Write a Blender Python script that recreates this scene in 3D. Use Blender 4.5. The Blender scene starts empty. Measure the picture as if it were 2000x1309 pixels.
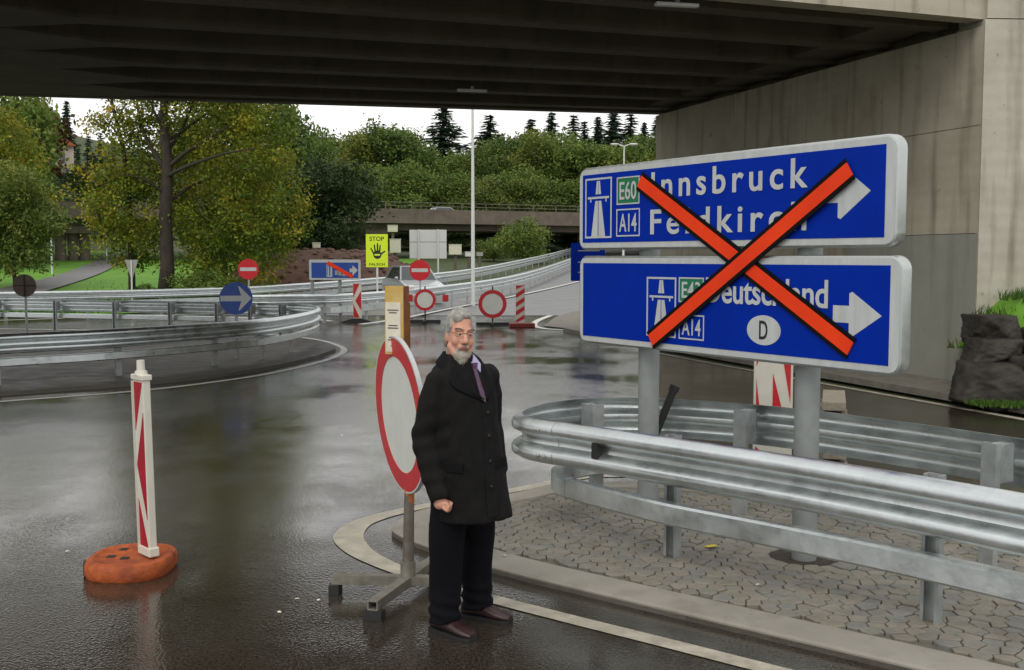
import bpy, bmesh, math, random
import numpy as np
from mathutils import Vector, Matrix, noise as mnoise

random.seed(7)
R = math.radians
scene = bpy.context.scene
col = scene.collection

# ------------------------------------------------------------------ camera
CAM_H, FPX, PITCH = 2.0, 2100.0, math.atan(152.5 / 2100.0)
cam_d = bpy.data.cameras.new('camera')
cam_d.sensor_width = 36.0
cam_d.lens = FPX / 2000.0 * 36.0
cam_d.clip_start, cam_d.clip_end = 0.05, 3000
cam = bpy.data.objects.new('camera', cam_d)
col.objects.link(cam)
cam.location = (0, 0, CAM_H)
cam.rotation_euler = (R(90) - PITCH, 0, 0)
scene.camera = cam

# ------------------------------------------------------------------ world: overcast daylight
SUN_EL, SUN_AZ = R(48), R(200)
world = bpy.data.worlds.new('World')
scene.world = world
world.use_nodes = True
wn, wl = world.node_tree.nodes, world.node_tree.links
wn.clear()
w_out = wn.new('ShaderNodeOutputWorld')
w_bg = wn.new('ShaderNodeBackground')
w_sky = wn.new('ShaderNodeTexSky')
w_sky.sky_type = 'NISHITA'
w_sky.sun_disc = False
w_sky.sun_elevation = SUN_EL
w_sky.sun_rotation = SUN_AZ
w_hsv = wn.new('ShaderNodeHueSaturation')
w_hsv.inputs['Saturation'].default_value = 0.18
w_mix = wn.new('ShaderNodeMix')
w_mix.data_type = 'RGBA'
w_mix.inputs['Factor'].default_value = 0.78
w_tc = wn.new('ShaderNodeTexCoord')
w_map = wn.new('ShaderNodeMapping')
w_map.inputs['Scale'].default_value = (1.2, 1.2, 4.0)
w_noise = wn.new('ShaderNodeTexNoise')
w_noise.inputs['Scale'].default_value = 2.2
w_noise.inputs['Detail'].default_value = 5
w_ramp = wn.new('ShaderNodeValToRGB')
w_ramp.color_ramp.elements[0].position = 0.3
w_ramp.color_ramp.elements[0].color = (8.0, 7.95, 7.9, 1)
w_ramp.color_ramp.elements[1].position = 0.7
w_ramp.color_ramp.elements[1].color = (10.6, 10.5, 10.3, 1)
wl.new(w_tc.outputs['Generated'], w_map.inputs['Vector'])
wl.new(w_map.outputs['Vector'], w_noise.inputs['Vector'])
wl.new(w_noise.outputs['Fac'], w_ramp.inputs['Fac'])
wl.new(w_sky.outputs['Color'], w_hsv.inputs['Color'])
wl.new(w_hsv.outputs['Color'], w_mix.inputs['A'])
wl.new(w_ramp.outputs['Color'], w_mix.inputs['B'])
wl.new(w_mix.outputs['Result'], w_bg.inputs['Color'])
w_bg.inputs['Strength'].default_value = 0.148
wl.new(w_bg.outputs['Background'], w_out.inputs['Surface'])

# ------------------------------------------------------------------ sun behind thick cloud
sun_d = bpy.data.lights.new('sun', 'SUN')
sun_d.energy = 0.9
sun_d.angle = R(25)
sun_d.color = (1.0, 0.94, 0.85)
sun = bpy.data.objects.new('sun', sun_d)
col.objects.link(sun)
sdir = Vector((math.sin(SUN_AZ) * math.cos(SUN_EL), math.cos(SUN_AZ) * math.cos(SUN_EL), math.sin(SUN_EL)))
sun.rotation_euler = sdir.to_track_quat('Z', 'Y').to_euler()

scene.view_settings.view_transform = 'Standard'
scene.view_settings.look = 'None'
scene.view_settings.gamma = 1.0
scene.view_settings.exposure = -0.08
scene.view_settings.use_curve_mapping = False
scene.render.engine = 'CYCLES'
scene.cycles.max_bounces = 6
scene.cycles.use_denoising = True

# ------------------------------------------------------------------ survey helpers (photo measurement -> metres)
_c, _s = math.cos(PITCH), math.sin(PITCH)


def ray(px, py):
    u, v = (px - 1000) / FPX, -(py - 654.5) / FPX
    return Vector((u, _c + v * _s, -_s + v * _c))


def G(px, py, z=0.0):            # point of the level z
    d = ray(px, py)
    t = (z - CAM_H) / d.z
    return Vector((d.x * t, d.y * t, z))


def P(px, py, Y):                # point at distance Y
    d = ray(px, py)
    t = Y / d.y
    return Vector((d.x * t, Y, CAM_H + d.z * t))


def pxx(p):                      # picture column of a point
    d = Vector((p[0], p[1], p[2] - CAM_H))
    depth = d.y * _c - d.z * _s
    return 1000 + FPX * d.x / depth


def zt(x, y):                    # lie of the land
    t = (y - 36.0) / 64.0
    z = 0.0
    if t > 0:
        z = 1.75 * t ** 1.7 if t < 1 else 1.75 + (t - 1) * 2.0
    if y > 118:
        z += min((y - 118) * 0.11, 12)
    dx, dy = (x + 100) / 50.0, (y - 165) / 58.0
    z += 16 * math.exp(-(dx * dx + dy * dy))
    return z


# ------------------------------------------------------------------ materials
MATS = {}


def mat(name, color=(.5, .5, .5), rough=.6, metal=0.0, spec=.5, var=0.0, scale=8.0, bump=0.0, bscale=40.0,
        color2=None, rough2=None, detail=6, sss=0.0, stretch=None, coat=0.0):
    m = bpy.data.materials.new(name)
    m.use_nodes = True
    n, l = m.node_tree.nodes, m.node_tree.links
    b = n['Principled BSDF']
    b.inputs['Base Color'].default_value = (*color, 1)
    b.inputs['Roughness'].default_value = rough
    b.inputs['Metallic'].default_value = metal
    b.inputs['Specular IOR Level'].default_value = spec
    b.inputs['Coat Weight'].default_value = coat
    if sss:
        b.inputs['Subsurface Weight'].default_value = sss
        b.inputs['Subsurface Radius'].default_value = (.01, .004, .002)
    tc = n.new('ShaderNodeTexCoord')
    mp = n.new('ShaderNodeMapping')
    if stretch:
        mp.inputs['Scale'].default_value = stretch
    l.new(tc.outputs['Object'], mp.inputs['Vector'])
    if color2 or var or rough2 is not None:
        nz = n.new('ShaderNodeTexNoise')
        nz.inputs['Scale'].default_value = scale
        nz.inputs['Detail'].default_value = detail
        nz.inputs['Roughness'].default_value = .62
        l.new(mp.outputs['Vector'], nz.inputs['Vector'])
        cr = n.new('ShaderNodeMapRange')
        cr.inputs['From Min'].default_value = .3
        cr.inputs['From Max'].default_value = .7
        l.new(nz.outputs['Fac'], cr.inputs['Value'])
        if color2 or var:
            mx = n.new('ShaderNodeMix')
            mx.data_type = 'RGBA'
            c2 = color2 or tuple(min(1, c * (1 + var)) for c in color)
            c1 = color if color2 else tuple(c * (1 - var) for c in color)
            mx.inputs['A'].default_value = (*c1, 1)
            mx.inputs['B'].default_value = (*c2, 1)
            l.new(cr.outputs['Result'], mx.inputs['Factor'])
            l.new(mx.outputs['Result'], b.inputs['Base Color'])
        if rough2 is not None:
            rr = n.new('ShaderNodeMapRange')
            rr.inputs['From Min'].default_value = .35
            rr.inputs['From Max'].default_value = .65
            rr.inputs['To Min'].default_value = rough
            rr.inputs['To Max'].default_value = rough2
            l.new(nz.outputs['Fac'], rr.inputs['Value'])
            l.new(rr.outputs['Result'], b.inputs['Roughness'])
    if bump:
        nb = n.new('ShaderNodeTexNoise')
        nb.inputs['Scale'].default_value = bscale
        nb.inputs['Detail'].default_value = 5
        l.new(mp.outputs['Vector'], nb.inputs['Vector'])
        bp = n.new('ShaderNodeBump')
        bp.inputs['Strength'].default_value = bump
        bp.inputs['Distance'].default_value = .02
        l.new(nb.outputs['Fac'], bp.inputs['Height'])
        l.new(bp.outputs['Normal'], b.inputs['Normal'])
    MATS[name] = m
    return m


def wet_asphalt():
    m = bpy.data.materials.new('wet_asphalt')
    m.use_nodes = True
    n, l = m.node_tree.nodes, m.node_tree.links
    b = n['Principled BSDF']
    tc = n.new('ShaderNodeTexCoord')
    big = n.new('ShaderNodeTexNoise')
    big.inputs['Scale'].default_value = .55
    big.inputs['Detail'].default_value = 7
    big.inputs['Roughness'].default_value = .6
    mp = n.new('ShaderNodeMapping')
    mp.inputs['Rotation'].default_value = (0, 0, R(20))
    mp.inputs['Scale'].default_value = (1.0, .75, 1)
    l.new(tc.outputs['Object'], mp.inputs['Vector'])
    l.new(mp.outputs['Vector'], big.inputs['Vector'])
    fine = n.new('ShaderNodeTexNoise')
    fine.inputs['Scale'].default_value = 70
    fine.inputs['Detail'].default_value = 3
    l.new(tc.outputs['Object'], fine.inputs['Vector'])
    vor = n.new('ShaderNodeTexVoronoi')
    vor.inputs['Scale'].default_value = 62
    l.new(tc.outputs['Object'], vor.inputs['Vector'])
    mx = n.new('ShaderNodeMix')
    mx.data_type = 'RGBA'
    mx.inputs['A'].default_value = (.008, .0065, .0045, 1)
    mx.inputs['B'].default_value = (.070, .058, .042, 1)
    fr = n.new('ShaderNodeMapRange')
    fr.inputs['From Min'].default_value = .32
    fr.inputs['From Max'].default_value = .72
    l.new(fine.outputs['Fac'], fr.inputs['Value'])
    l.new(fr.outputs['Result'], mx.inputs['Factor'])
    l.new(mx.outputs['Result'], b.inputs['Base Color'])
    rr = n.new('ShaderNodeMapRange')
    rr.inputs['From Min'].default_value = .36
    rr.inputs['From Max'].default_value = .64
    rr.inputs['To Min'].default_value = .085
    rr.inputs['To Max'].default_value = .21
    l.new(big.outputs['Fac'], rr.inputs['Value'])
    l.new(rr.outputs['Result'], b.inputs['Roughness'])
    b.inputs['Specular IOR Level'].default_value = 1.0
    bs = n.new('ShaderNodeMapRange')      # wetter patches are smoother
    bs.inputs['From Min'].default_value = .4
    bs.inputs['From Max'].default_value = .62
    bs.inputs['To Min'].default_value = .05
    bs.inputs['To Max'].default_value = .24
    l.new(big.outputs['Fac'], bs.inputs['Value'])
    bp = n.new('ShaderNodeBump')
    bp.inputs['Distance'].default_value = .006
    l.new(bs.outputs['Result'], bp.inputs['Strength'])
    l.new(vor.outputs['Distance'], bp.inputs['Height'])
    bp2 = n.new('ShaderNodeBump')
    bp2.inputs['Distance'].default_value = .03
    bp2.inputs['Strength'].default_value = .07
    md = n.new('ShaderNodeTexNoise')
    md.inputs['Scale'].default_value = 2.4
    md.inputs['Detail'].default_value = 6
    l.new(mp.outputs['Vector'], md.inputs['Vector'])
    l.new(md.outputs['Fac'], bp2.inputs['Height'])
    l.new(bp.outputs['Normal'], bp2.inputs['Normal'])
    l.new(bp2.outputs['Normal'], b.inputs['Normal'])
    return m


def concrete(name, c1, c2, plank=True, stain=(.09, .08, .06)):
    m = bpy.data.materials.new(name)
    m.use_nodes = True
    n, l = m.node_tree.nodes, m.node_tree.links
    b = n['Principled BSDF']
    b.inputs['Roughness'].default_value = .85
    tc = n.new('ShaderNodeTexCoord')
    n1 = n.new('ShaderNodeTexNoise')
    n1.inputs['Scale'].default_value = 1.1
    n1.inputs['Detail'].default_value = 8
    n1.inputs['Roughness'].default_value = .65
    l.new(tc.outputs['Object'], n1.inputs['Vector'])
    mx = n.new('ShaderNodeMix')
    mx.data_type = 'RGBA'
    mx.inputs['A'].default_value = (*c1, 1)
    mx.inputs['B'].default_value = (*c2, 1)
    r1 = n.new('ShaderNodeMapRange')
    r1.inputs['From Min'].default_value = .3
    r1.inputs['From Max'].default_value = .7
    l.new(n1.outputs['Fac'], r1.inputs['Value'])
    l.new(r1.outputs['Result'], mx.inputs['Factor'])
    mp = n.new('ShaderNodeMapping')
    mp.inputs['Scale'].default_value = (2.5, 2.5, .22)
    l.new(tc.outputs['Object'], mp.inputs['Vector'])
    n2 = n.new('ShaderNodeTexNoise')
    n2.inputs['Scale'].default_value = 1.8
    n2.inputs['Detail'].default_value = 6
    l.new(mp.outputs['Vector'], n2.inputs['Vector'])
    r2 = n.new('ShaderNodeMapRange')
    r2.inputs['From Min'].default_value = .52
    r2.inputs['From Max'].default_value = .74
    r2.inputs['To Max'].default_value = .55
    l.new(n2.outputs['Fac'], r2.inputs['Value'])
    mx2 = n.new('ShaderNodeMix')
    mx2.data_type = 'RGBA'
    mx2.inputs['B'].default_value = (*stain, 1)
    l.new(mx.outputs['Result'], mx2.inputs['A'])
    l.new(r2.outputs['Result'], mx2.inputs['Factor'])
    # small pits and blotches
    n3 = n.new('ShaderNodeTexNoise')
    n3.inputs['Scale'].default_value = 5.5
    n3.inputs['Detail'].default_value = 9
    n3.inputs['Roughness'].default_value = .75
    l.new(tc.outputs['Object'], n3.inputs['Vector'])
    r3 = n.new('ShaderNodeMapRange')
    r3.inputs['From Min'].default_value = .62
    r3.inputs['From Max'].default_value = .72
    r3.inputs['To Max'].default_value = .75
    l.new(n3.outputs['Fac'], r3.inputs['Value'])
    mx3 = n.new('ShaderNodeMix')
    mx3.data_type = 'RGBA'
    mx3.inputs['B'].default_value = (stain[0] * .8, stain[1] * .8, stain[2] * .8, 1)
    l.new(mx2.outputs['Result'], mx3.inputs['A'])
    l.new(r3.outputs['Result'], mx3.inputs['Factor'])
    l.new(mx3.outputs['Result'], b.inputs['Base Color'])
    # board marks left by the formwork
    bp = n.new('ShaderNodeBump')
    bp.inputs['Strength'].default_value = .2
    bp.inputs['Distance'].default_value = .01
    if plank:
        wv = n.new('ShaderNodeTexWave')
        wv.wave_type = 'BANDS'
        wv.bands_direction = 'Z'
        wv.inputs['Scale'].default_value = 1.6
        wv.inputs['Distortion'].default_value = .25
        wv.inputs['Detail'].default_value = 2
        l.new(tc.outputs['Object'], wv.inputs['Vector'])
        ad = n.new('ShaderNodeMath')
        ad.operation = 'ADD'
        l.new(wv.outputs['Fac'], ad.inputs[0])
        l.new(n3.outputs['Fac'], ad.inputs[1])
        l.new(ad.outputs['Value'], bp.inputs['Height'])
    else:
        l.new(n3.outputs['Fac'], bp.inputs['Height'])
    l.new(bp.outputs['Normal'], b.inputs['Normal'])
    MATS[name] = m
    return m


def leafmat(name, c1, c2, c3, nscale=.35):
    m = bpy.data.materials.new(name)
    m.use_nodes = True
    n, l = m.node_tree.nodes, m.node_tree.links
    b = n['Principled BSDF']
    b.inputs['Roughness'].default_value = .6
    b.inputs['Specular IOR Level'].default_value = .25
    at = n.new('ShaderNodeAttribute')
    at.attribute_name = 'tint'
    oi = n.new('ShaderNodeObjectInfo')
    tc = n.new('ShaderNodeTexCoord')
    nz = n.new('ShaderNodeTexNoise')
    nz.inputs['Scale'].default_value = nscale
    nz.inputs['Detail'].default_value = 3
    l.new(tc.outputs['Object'], nz.inputs['Vector'])
    ad = n.new('ShaderNodeMath')
    ad.operation = 'MULTIPLY_ADD'
    ad.inputs[1].default_value = .55
    l.new(at.outputs['Fac'], ad.inputs[0])
    sb = n.new('ShaderNodeMapRange')
    sb.inputs['From Min'].default_value = .3
    sb.inputs['From Max'].default_value = .7
    sb.inputs['To Max'].default_value = .45
    l.new(nz.outputs['Fac'], sb.inputs['Value'])
    l.new(sb.outputs['Result'], ad.inputs[2])
    ad2 = n.new('ShaderNodeMath')
    ad2.operation = 'MULTIPLY_ADD'
    ad2.inputs[1].default_value = .35
    ad2.inputs[2].default_value = -.17
    l.new(oi.outputs['Random'], ad2.inputs[0])
    ad3 = n.new('ShaderNodeMath')
    ad3.operation = 'ADD'
    l.new(ad.outputs['Value'], ad3.inputs[0])
    l.new(ad2.outputs['Value'], ad3.inputs[1])
    cr = n.new('ShaderNodeValToRGB')
    cr.color_ramp.elements[0].color = (*c1, 1)
    cr.color_ramp.elements[0].position = .15
    cr.color_ramp.elements[1].color = (*c3, 1)
    cr.color_ramp.elements[1].position = .9
    e = cr.color_ramp.elements.new(.5)
    e.color = (*c2, 1)
    l.new(ad3.outputs['Value'], cr.inputs['Fac'])
    l.new(cr.outputs['Color'], b.inputs['Base Color'])
    tr = n.new('ShaderNodeBsdfTranslucent')
    l.new(cr.outputs['Color'], tr.inputs['Color'])
    ms = n.new('ShaderNodeMixShader')
    ms.inputs['Fac'].default_value = .22
    l.new(b.outputs['BSDF'], ms.inputs[1])
    l.new(tr.outputs['BSDF'], ms.inputs[2])
    l.new(ms.outputs['Shader'], n['Material Output'].inputs['Surface'])
    MATS[name] = m
    return m


M = MATS
M['asphalt'] = wet_asphalt()
concrete('wall_concrete', (.34, .305, .23), (.47, .43, .34))
concrete('wing_concrete', (.36, .335, .27), (.52, .49, .41))
concrete('render_patch', (.245, .245, .205), (.30, .30, .255), plank=False, stain=(.15, .15, .11))
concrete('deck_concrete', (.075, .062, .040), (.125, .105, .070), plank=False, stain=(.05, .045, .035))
concrete('viaduct_concrete', (.10, .08, .062), (.17, .138, .11), plank=False)
concrete('kerb_concrete', (.22, .205, .17), (.31, .29, .25), plank=False, stain=(.15, .135, .11))
mat('steel', (.60, .64, .64), .27, .95, var=.13, scale=6, rough2=.42, bump=.10, bscale=18)
mat('steel_dull', (.40, .42, .42), .5, .75, var=.2, scale=9, rough2=.65, bump=.08, bscale=25)
mat('post_paint', (.26, .28, .275), .45, .2, var=.08, scale=12, rough2=.6)
mat('aluminium', (.50, .53, .52), .30, .9, var=.08, scale=14, rough2=.42, bump=.04, bscale=60)
mat('sign_white', (.52, .55, .55), .45, color2=(.42, .44, .43), scale=3, stretch=(5, 5, .7), detail=9)
mat('sign_blue', (.0, .022, .31), .55, spec=.08, var=.10, scale=4)
mat('sign_blue_dull', (.01, .06, .30), .45, var=.12, scale=5)
mat('sign_green', (.01, .16, .07), .4, var=.1)
mat('sign_black', (.012, .011, .012), .5)
mat('tape_orange', (.86, .055, .008), .5, spec=.2, color2=(.72, .04, .008), scale=3, detail=9)
mat('tape_black', (.006, .005, .005), .7, spec=.1)
mat('sign_red', (.50, .012, .018), .4, var=.10, scale=7)
mat('disc_white', (.64, .66, .61), .5, var=.06, scale=5)
mat('beacon_white', (.62, .60, .52), .42, var=.05, scale=9)
mat('beacon_red', (.36, .008, .022), .4, var=.12, scale=9)
mat('rubber_orange', (.50, .105, .014), .6, color2=(.20, .04, .014), scale=9, rough2=.8, bump=.5, bscale=28, detail=10)
mat('rubber_black', (.018, .018, .018), .6, var=.3, scale=12)
mat('rubber_dark_red', (.20, .02, .015), .65, var=.3, scale=12)
mat('hi_yellow', (.62, .80, .015), .45, var=.03)
mat('post_yellow', (.50, .30, .05), .6, color2=(.55, .42, .17), scale=9, bump=.1)
mat('post_brown', (.24, .085, .016), .55, color2=(.13, .045, .01), scale=9)
mat('paper', (.66, .62, .50), .75, var=.08, scale=16)
mat('ink', (.07, .065, .07), .7)
mat('wood_grey', (.25, .22, .17), .7, var=.25, scale=5, stretch=(1, 12, 12), bump=.2)
mat('pole_grey', (.20, .18, .15), .5, .35, color2=(.11, .095, .075), scale=14)
mat('pole_orange', (.45, .15, .04), .6, var=.2, scale=12)
mat('beam_zinc', (.27, .26, .22), .5, .4, color2=(.15, .14, .11), scale=10)
mat('line_paint', (.50, .46, .37), .5, color2=(.25, .225, .175), scale=7, rough2=.3, bump=.1, detail=9)
mat('line_far', (.58, .57, .53), .45, var=.08, scale=3)
mat('island_asphalt', (.075, .068, .056), .5, var=.25, scale=3, rough2=.75, bump=.2, bscale=50)
mat('gravel', (.13, .12, .10), .85, color2=(.21, .19, .16), scale=5, bump=.5, bscale=24)
mat('mortar', (.135, .122, .098), .9, var=.3, scale=8, bump=.4)
for i, c in enumerate([(.235, .22, .185), (.215, .205, .175), (.25, .228, .185), (.21, .205, .185), (.23, .21, .165)]):
    mat('stone%d' % i, c, .55, color2=tuple(v * .68 for v in c), scale=7, rough2=.8, bump=.4, bscale=30)
mat('grass', (.07, .20, .012), .9, color2=(.14, .31, .02), scale=.6, bump=.5, bscale=6, detail=9)
mat('grass_rough', (.03, .05, .012), .9, color2=(.06, .075, .02), scale=.5, bump=.5, bscale=6, detail=9)
mat('dirt', (.045, .026, .018), .95, color2=(.13, .066, .042), scale=1.8, bump=.9, bscale=5, detail=10)
mat('clod', (.07, .04, .028), .95, color2=(.17, .10, .07), scale=2.5, bump=.4)
mat('far_road', (.13, .13, .132), .34, var=.12, scale=.7, rough2=.52, bump=.08, bscale=30)
mat('footpath', (.16, .155, .155), .5, var=.1, scale=1.5)
mat('rock', (.008, .007, .0055), .65, spec=.3, color2=(.055, .048, .038), scale=2.4, bump=.9, bscale=9, detail=10)
mat('bark', (.022, .017, .013), .9, color2=(.055, .042, .031), scale=9, bump=.8, bscale=22, stretch=(1, 1, .25))
mat('skin', (.50, .235, .155), .5, color2=(.60, .31, .22), scale=22, sss=.12)
mat('lip', (.30, .09, .075), .5)
mat('hair', (.15, .143, .13), .6, color2=(.42, .40, .36), scale=30, stretch=(1, 1, 1))
mat('hair_dark', (.10, .085, .07), .6, color2=(.24, .22, .19), scale=30)
mat('beard', (.27, .24, .19), .7, color2=(.46, .42, .35), scale=45)
mat('eye_white', (.34, .30, .27), .3)
mat('iris', (.03, .025, .02), .25)
mat('metal_frame', (.09, .07, .05), .35, .6)
mat('coat', (.0055, .005, .005), .85, spec=.25, var=.35, scale=24, bump=.25, bscale=160)
mat('coat_trim', (.004, .0036, .004), .85, spec=.2)
mat('trousers', (.0032, .0036, .0058), .9, spec=.18, var=.3, scale=20, bump=.2, bscale=160)
mat('leather', (.022, .010, .010), .32, color2=(.042, .018, .018), scale=14, rough2=.45)
mat('sole', (.012, .011, .011), .7)
mat('shirt', (.44, .42, .62), .7, var=.05)
mat('tie', (.055, .018, .055), .5, color2=(.12, .06, .12), scale=60)
mat('car_paint', (.06, .065, .075), .25, .5, coat=.8)
mat('car_silver', (.45, .47, .48), .3, .6, coat=.6)
mat('glass', (.02, .03, .03), .05, 0, spec=1.0)
mat('lens', (.7, .7, .68), .15)
mat('roof_orange', (.42, .12, .04), .8, var=.2)
mat('plaster', (.62, .56, .46), .85, var=.05)
mat('lamp_white', (.62, .63, .61), .45, var=.04)
mat('box_cream', (.62, .60, .47), .6, var=.08)
mat('leaf_yellow', (.62, .46, .02), .6)
mat('sign_back', (.34, .33, .31), .55, .25, var=.1, scale=5)
mat('disc_back', (.13, .10, .08), .6, .2, var=.15, scale=6)
leafmat('leaf_autumn', (.06, .11, .012), (.19, .225, .02), (.42, .31, .026), .6)
leafmat('leaf_mid', (.050, .095, .022), (.115, .178, .034), (.21, .25, .05))
leafmat('leaf_dark', (.022, .045, .016), (.048, .078, .022), (.09, .115, .03))
leafmat('leaf_pine', (.014, .032, .020), (.028, .054, .030), (.05, .08, .04))
leafmat('leaf_olive', (.065, .105, .022), (.14, .185, .036), (.24, .24, .05))
leafmat('leaf_rust', (.05, .04, .012), (.11, .06, .018), (.2, .08, .025))
leafmat('leaf_grass', (.03, .08, .010), (.06, .13, .016), (.11, .17, .025))

# ------------------------------------------------------------------ mesh helpers


def link(o, parent=None):
    col.objects.link(o)
    if parent is not None:
        o.parent = parent
    return o


def tag(o, label=None, cat=None, group=None, kind=None):
    if label:
        o['label'] = label
    if cat:
        o['category'] = cat
    if group:
        o['group'] = group
    if kind:
        o['kind'] = kind
    return o


def thing(name, label, cat, loc=(0, 0, 0), rz=0.0, group=None):
    o = bpy.data.objects.new(name, None)
    o.empty_display_size = .2
    col.objects.link(o)
    o.location = loc
    o.rotation_euler = (0, 0, rz)
    return tag(o, label, cat, group)


def copy_tree(o, parent=None):
    c = o.copy()
    col.objects.link(c)
    c.parent = parent
    for ch in list(o.children):
        copy_tree(ch, c)
    return c


class MB:
    def __init__(self):
        self.v, self.f = [], []

    def add(self, vs, fs):
        k = len(self.v)
        self.v += [tuple(v) for v in vs]
        self.f += [tuple(i + k for i in f) for f in fs]
        return self

    def box(self, c, s, rot=None):
        hx, hy, hz = s[0] / 2, s[1] / 2, s[2] / 2
        vs = [Vector((x, y, z)) for x in (-hx, hx) for y in (-hy, hy) for z in (-hz, hz)]
        if rot is not None:
            vs = [rot @ v for v in vs]
        vs = [v + Vector(c) for v in vs]
        return self.add(vs, [(0, 1, 3, 2), (4, 6, 7, 5), (0, 4, 5, 1), (2, 3, 7, 6), (0, 2, 6, 4), (1, 5, 7, 3)])

    def tube(self, pts, rads, n=10, cap=True):
        pts = [Vector(p) for p in pts]
        if not hasattr(rads, '__len__'):
            rads = [rads] * len(pts)
        vs, fs = [], []
        up = None
        for i, p in enumerate(pts):
            d = (pts[min(i + 1, len(pts) - 1)] - pts[max(i - 1, 0)]).normalized()
            if up is None:
                up = Vector((1, 0, 0)) if abs(d.x) < .9 else Vector((0, 1, 0))
            a = (up - d * up.dot(d)).normalized()
            up = a
            b = d.cross(a)
            for j in range(n):
                t = 2 * math.pi * j / n
                vs.append(p + (a * math.cos(t) + b * math.sin(t)) * rads[i])
        for i in range(len(pts) - 1):
            for j in range(n):
                k, q = i * n, (i + 1) * n
                fs.append((k + j, k + (j + 1) % n, q + (j + 1) % n, q + j))
        if cap:
            fs.append(tuple(range(n - 1, -1, -1)))
            fs.append(tuple(range((len(pts) - 1) * n, len(pts) * n)))
        return self.add(vs, fs)

    def ell(self, c, r, rot=None, nu=16, nv=10):
        vs = [Vector((0, 0, -r[2]))]
        for i in range(1, nv):
            t = -math.pi / 2 + math.pi * i / nv
            for j in range(nu):
                a = 2 * math.pi * j / nu
                vs.append(Vector((r[0] * math.cos(t) * math.cos(a), r[1] * math.cos(t) * math.sin(a), r[2] * math.sin(t))))
        vs.append(Vector((0, 0, r[2])))
        fs = []
        for j in range(nu):
            fs.append((0, 1 + (j + 1) % nu, 1 + j))
            top = 1 + (nv - 2) * nu
            fs.append((top + j, top + (j + 1) % nu, len(vs) - 1))
        for i in range(nv - 2):
            for j in range(nu):
                a, b = 1 + i * nu, 1 + (i + 1) * nu
                fs.append((a + j, a + (j + 1) % nu, b + (j + 1) % nu, b + j))
        if rot is not None:
            vs = [rot @ v for v in vs]
        return self.add([v + Vector(c) for v in vs], fs)

    def cap(self, p0, p1, r0, r1=None, n=12):
        r1 = r0 if r1 is None else r1
        p0, p1 = Vector(p0), Vector(p1)
        d = (p1 - p0)
        L = d.length
        d = d.normalized() if L > 1e-9 else Vector((0, 0, 1))
        pts, rr = [], []
        for t in (-90, -60, -30, 0):
            pts.append(p0 + d * (r0 * math.sin(R(t))))
            rr.append(max(1e-4, r0 * math.cos(R(t))))
        for t in (0, 30, 60, 90):
            pts.append(p1 + d * (r1 * math.sin(R(t))))
            rr.append(max(1e-4, r1 * math.cos(R(t))))
        return self.tube(pts, rr, n)

    def prism(self, outline, y0, y1):            # outline in x,z ; extruded along y
        n = len(outline)
        vs = [(x, y0, z) for x, z in outline] + [(x, y1, z) for x, z in outline]
        fs = [tuple(range(n)), tuple(range(2 * n - 1, n - 1, -1))]
        fs += [(i, i + n, (i + 1) % n + n, (i + 1) % n) for i in range(n)]
        return self.add(vs, fs)

    def slab(self, outline, z0, z1):             # outline in x,y
        n = len(outline)
        vs = [(p[0], p[1], z0) for p in outline] + [(p[0], p[1], z1) for p in outline]
        fs = [tuple(range(n - 1, -1, -1)), tuple(range(n, 2 * n))]
        fs += [(i, (i + 1) % n, (i + 1) % n + n, i + n) for i in range(n)]
        return self.add(vs, fs)

    def sweep(self, prof, path, closed_prof=True, caps=True):     # prof: (side, z)
        pts = [Vector(p) for p in path]
        n = len(prof)
        vs, fs = [], []
        for i, p in enumerate(pts):
            a = (p - pts[i - 1]) if i else (pts[1] - p)
            b = (pts[i + 1] - p) if i < len(pts) - 1 else a
            a = Vector((a.x, a.y, 0)).normalized()
            b = Vector((b.x, b.y, 0)).normalized()
            t = (a + b).normalized()
            s = Vector((t.y, -t.x, 0))
            k = 1 / max(.5, t.dot(b))
            vs += [p + s * (q[0] * k) + Vector((0, 0, q[1])) for q in prof]
        m = n if closed_prof else n - 1
        for i in range(len(pts) - 1):
            for j in range(m):
                k, q = i * n, (i + 1) * n
                fs.append((k + j, q + j, q + (j + 1) % n, k + (j + 1) % n))
        if caps and closed_prof:
            fs.append(tuple(range(n)))
            fs.append(tuple(range((len(pts) - 1) * n + n - 1, (len(pts) - 1) * n - 1, -1)))
        return self.add(vs, fs)

    def build(self, name, m, parent=None, smooth=False, bevel=0.0):
        me = bpy.data.meshes.new(name)
        me.from_pydata(self.v, [], self.f)
        me.materials.append(M[m] if isinstance(m, str) else m)
        bm = bmesh.new()
        bm.from_mesh(me)
        bmesh.ops.recalc_face_normals(bm, faces=bm.faces)
        if bevel:
            es = [e for e in bm.edges if len(e.link_faces) == 2 and e.calc_face_angle(0) > R(30)]
            bmesh.ops.bevel(bm, geom=es, offset=bevel, segments=2, affect='EDGES', profile=.5)
        bm.to_mesh(me)
        bm.free()
        if smooth:
            me.polygons.foreach_set('use_smooth', [True] * len(me.polygons))
            if smooth == 'auto':
                me.set_sharp_from_angle(angle=R(40))
        o = bpy.data.objects.new(name, me)
        return link(o, parent)


def box(name, c, s, m, parent=None, bevel=0.0, rot=None):
    return MB().box(c, s, rot).build(name, m, parent, bevel=bevel)


def catmull(pts, per=6):
    pts = [Vector(p) for p in pts]
    out = []
    for i in range(len(pts) - 1):
        p0, p1, p2, p3 = pts[max(i - 1, 0)], pts[i], pts[i + 1], pts[min(i + 2, len(pts) - 1)]
        for k in range(per):
            t = k / per
            out.append(.5 * ((2 * p1) + (p2 - p0) * t + (2 * p0 - 5 * p1 + 4 * p2 - p3) * t * t + (3 * p1 - p0 - 3 * p2 + p3) * t ** 3))
    out.append(pts[-1])
    return out


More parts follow.
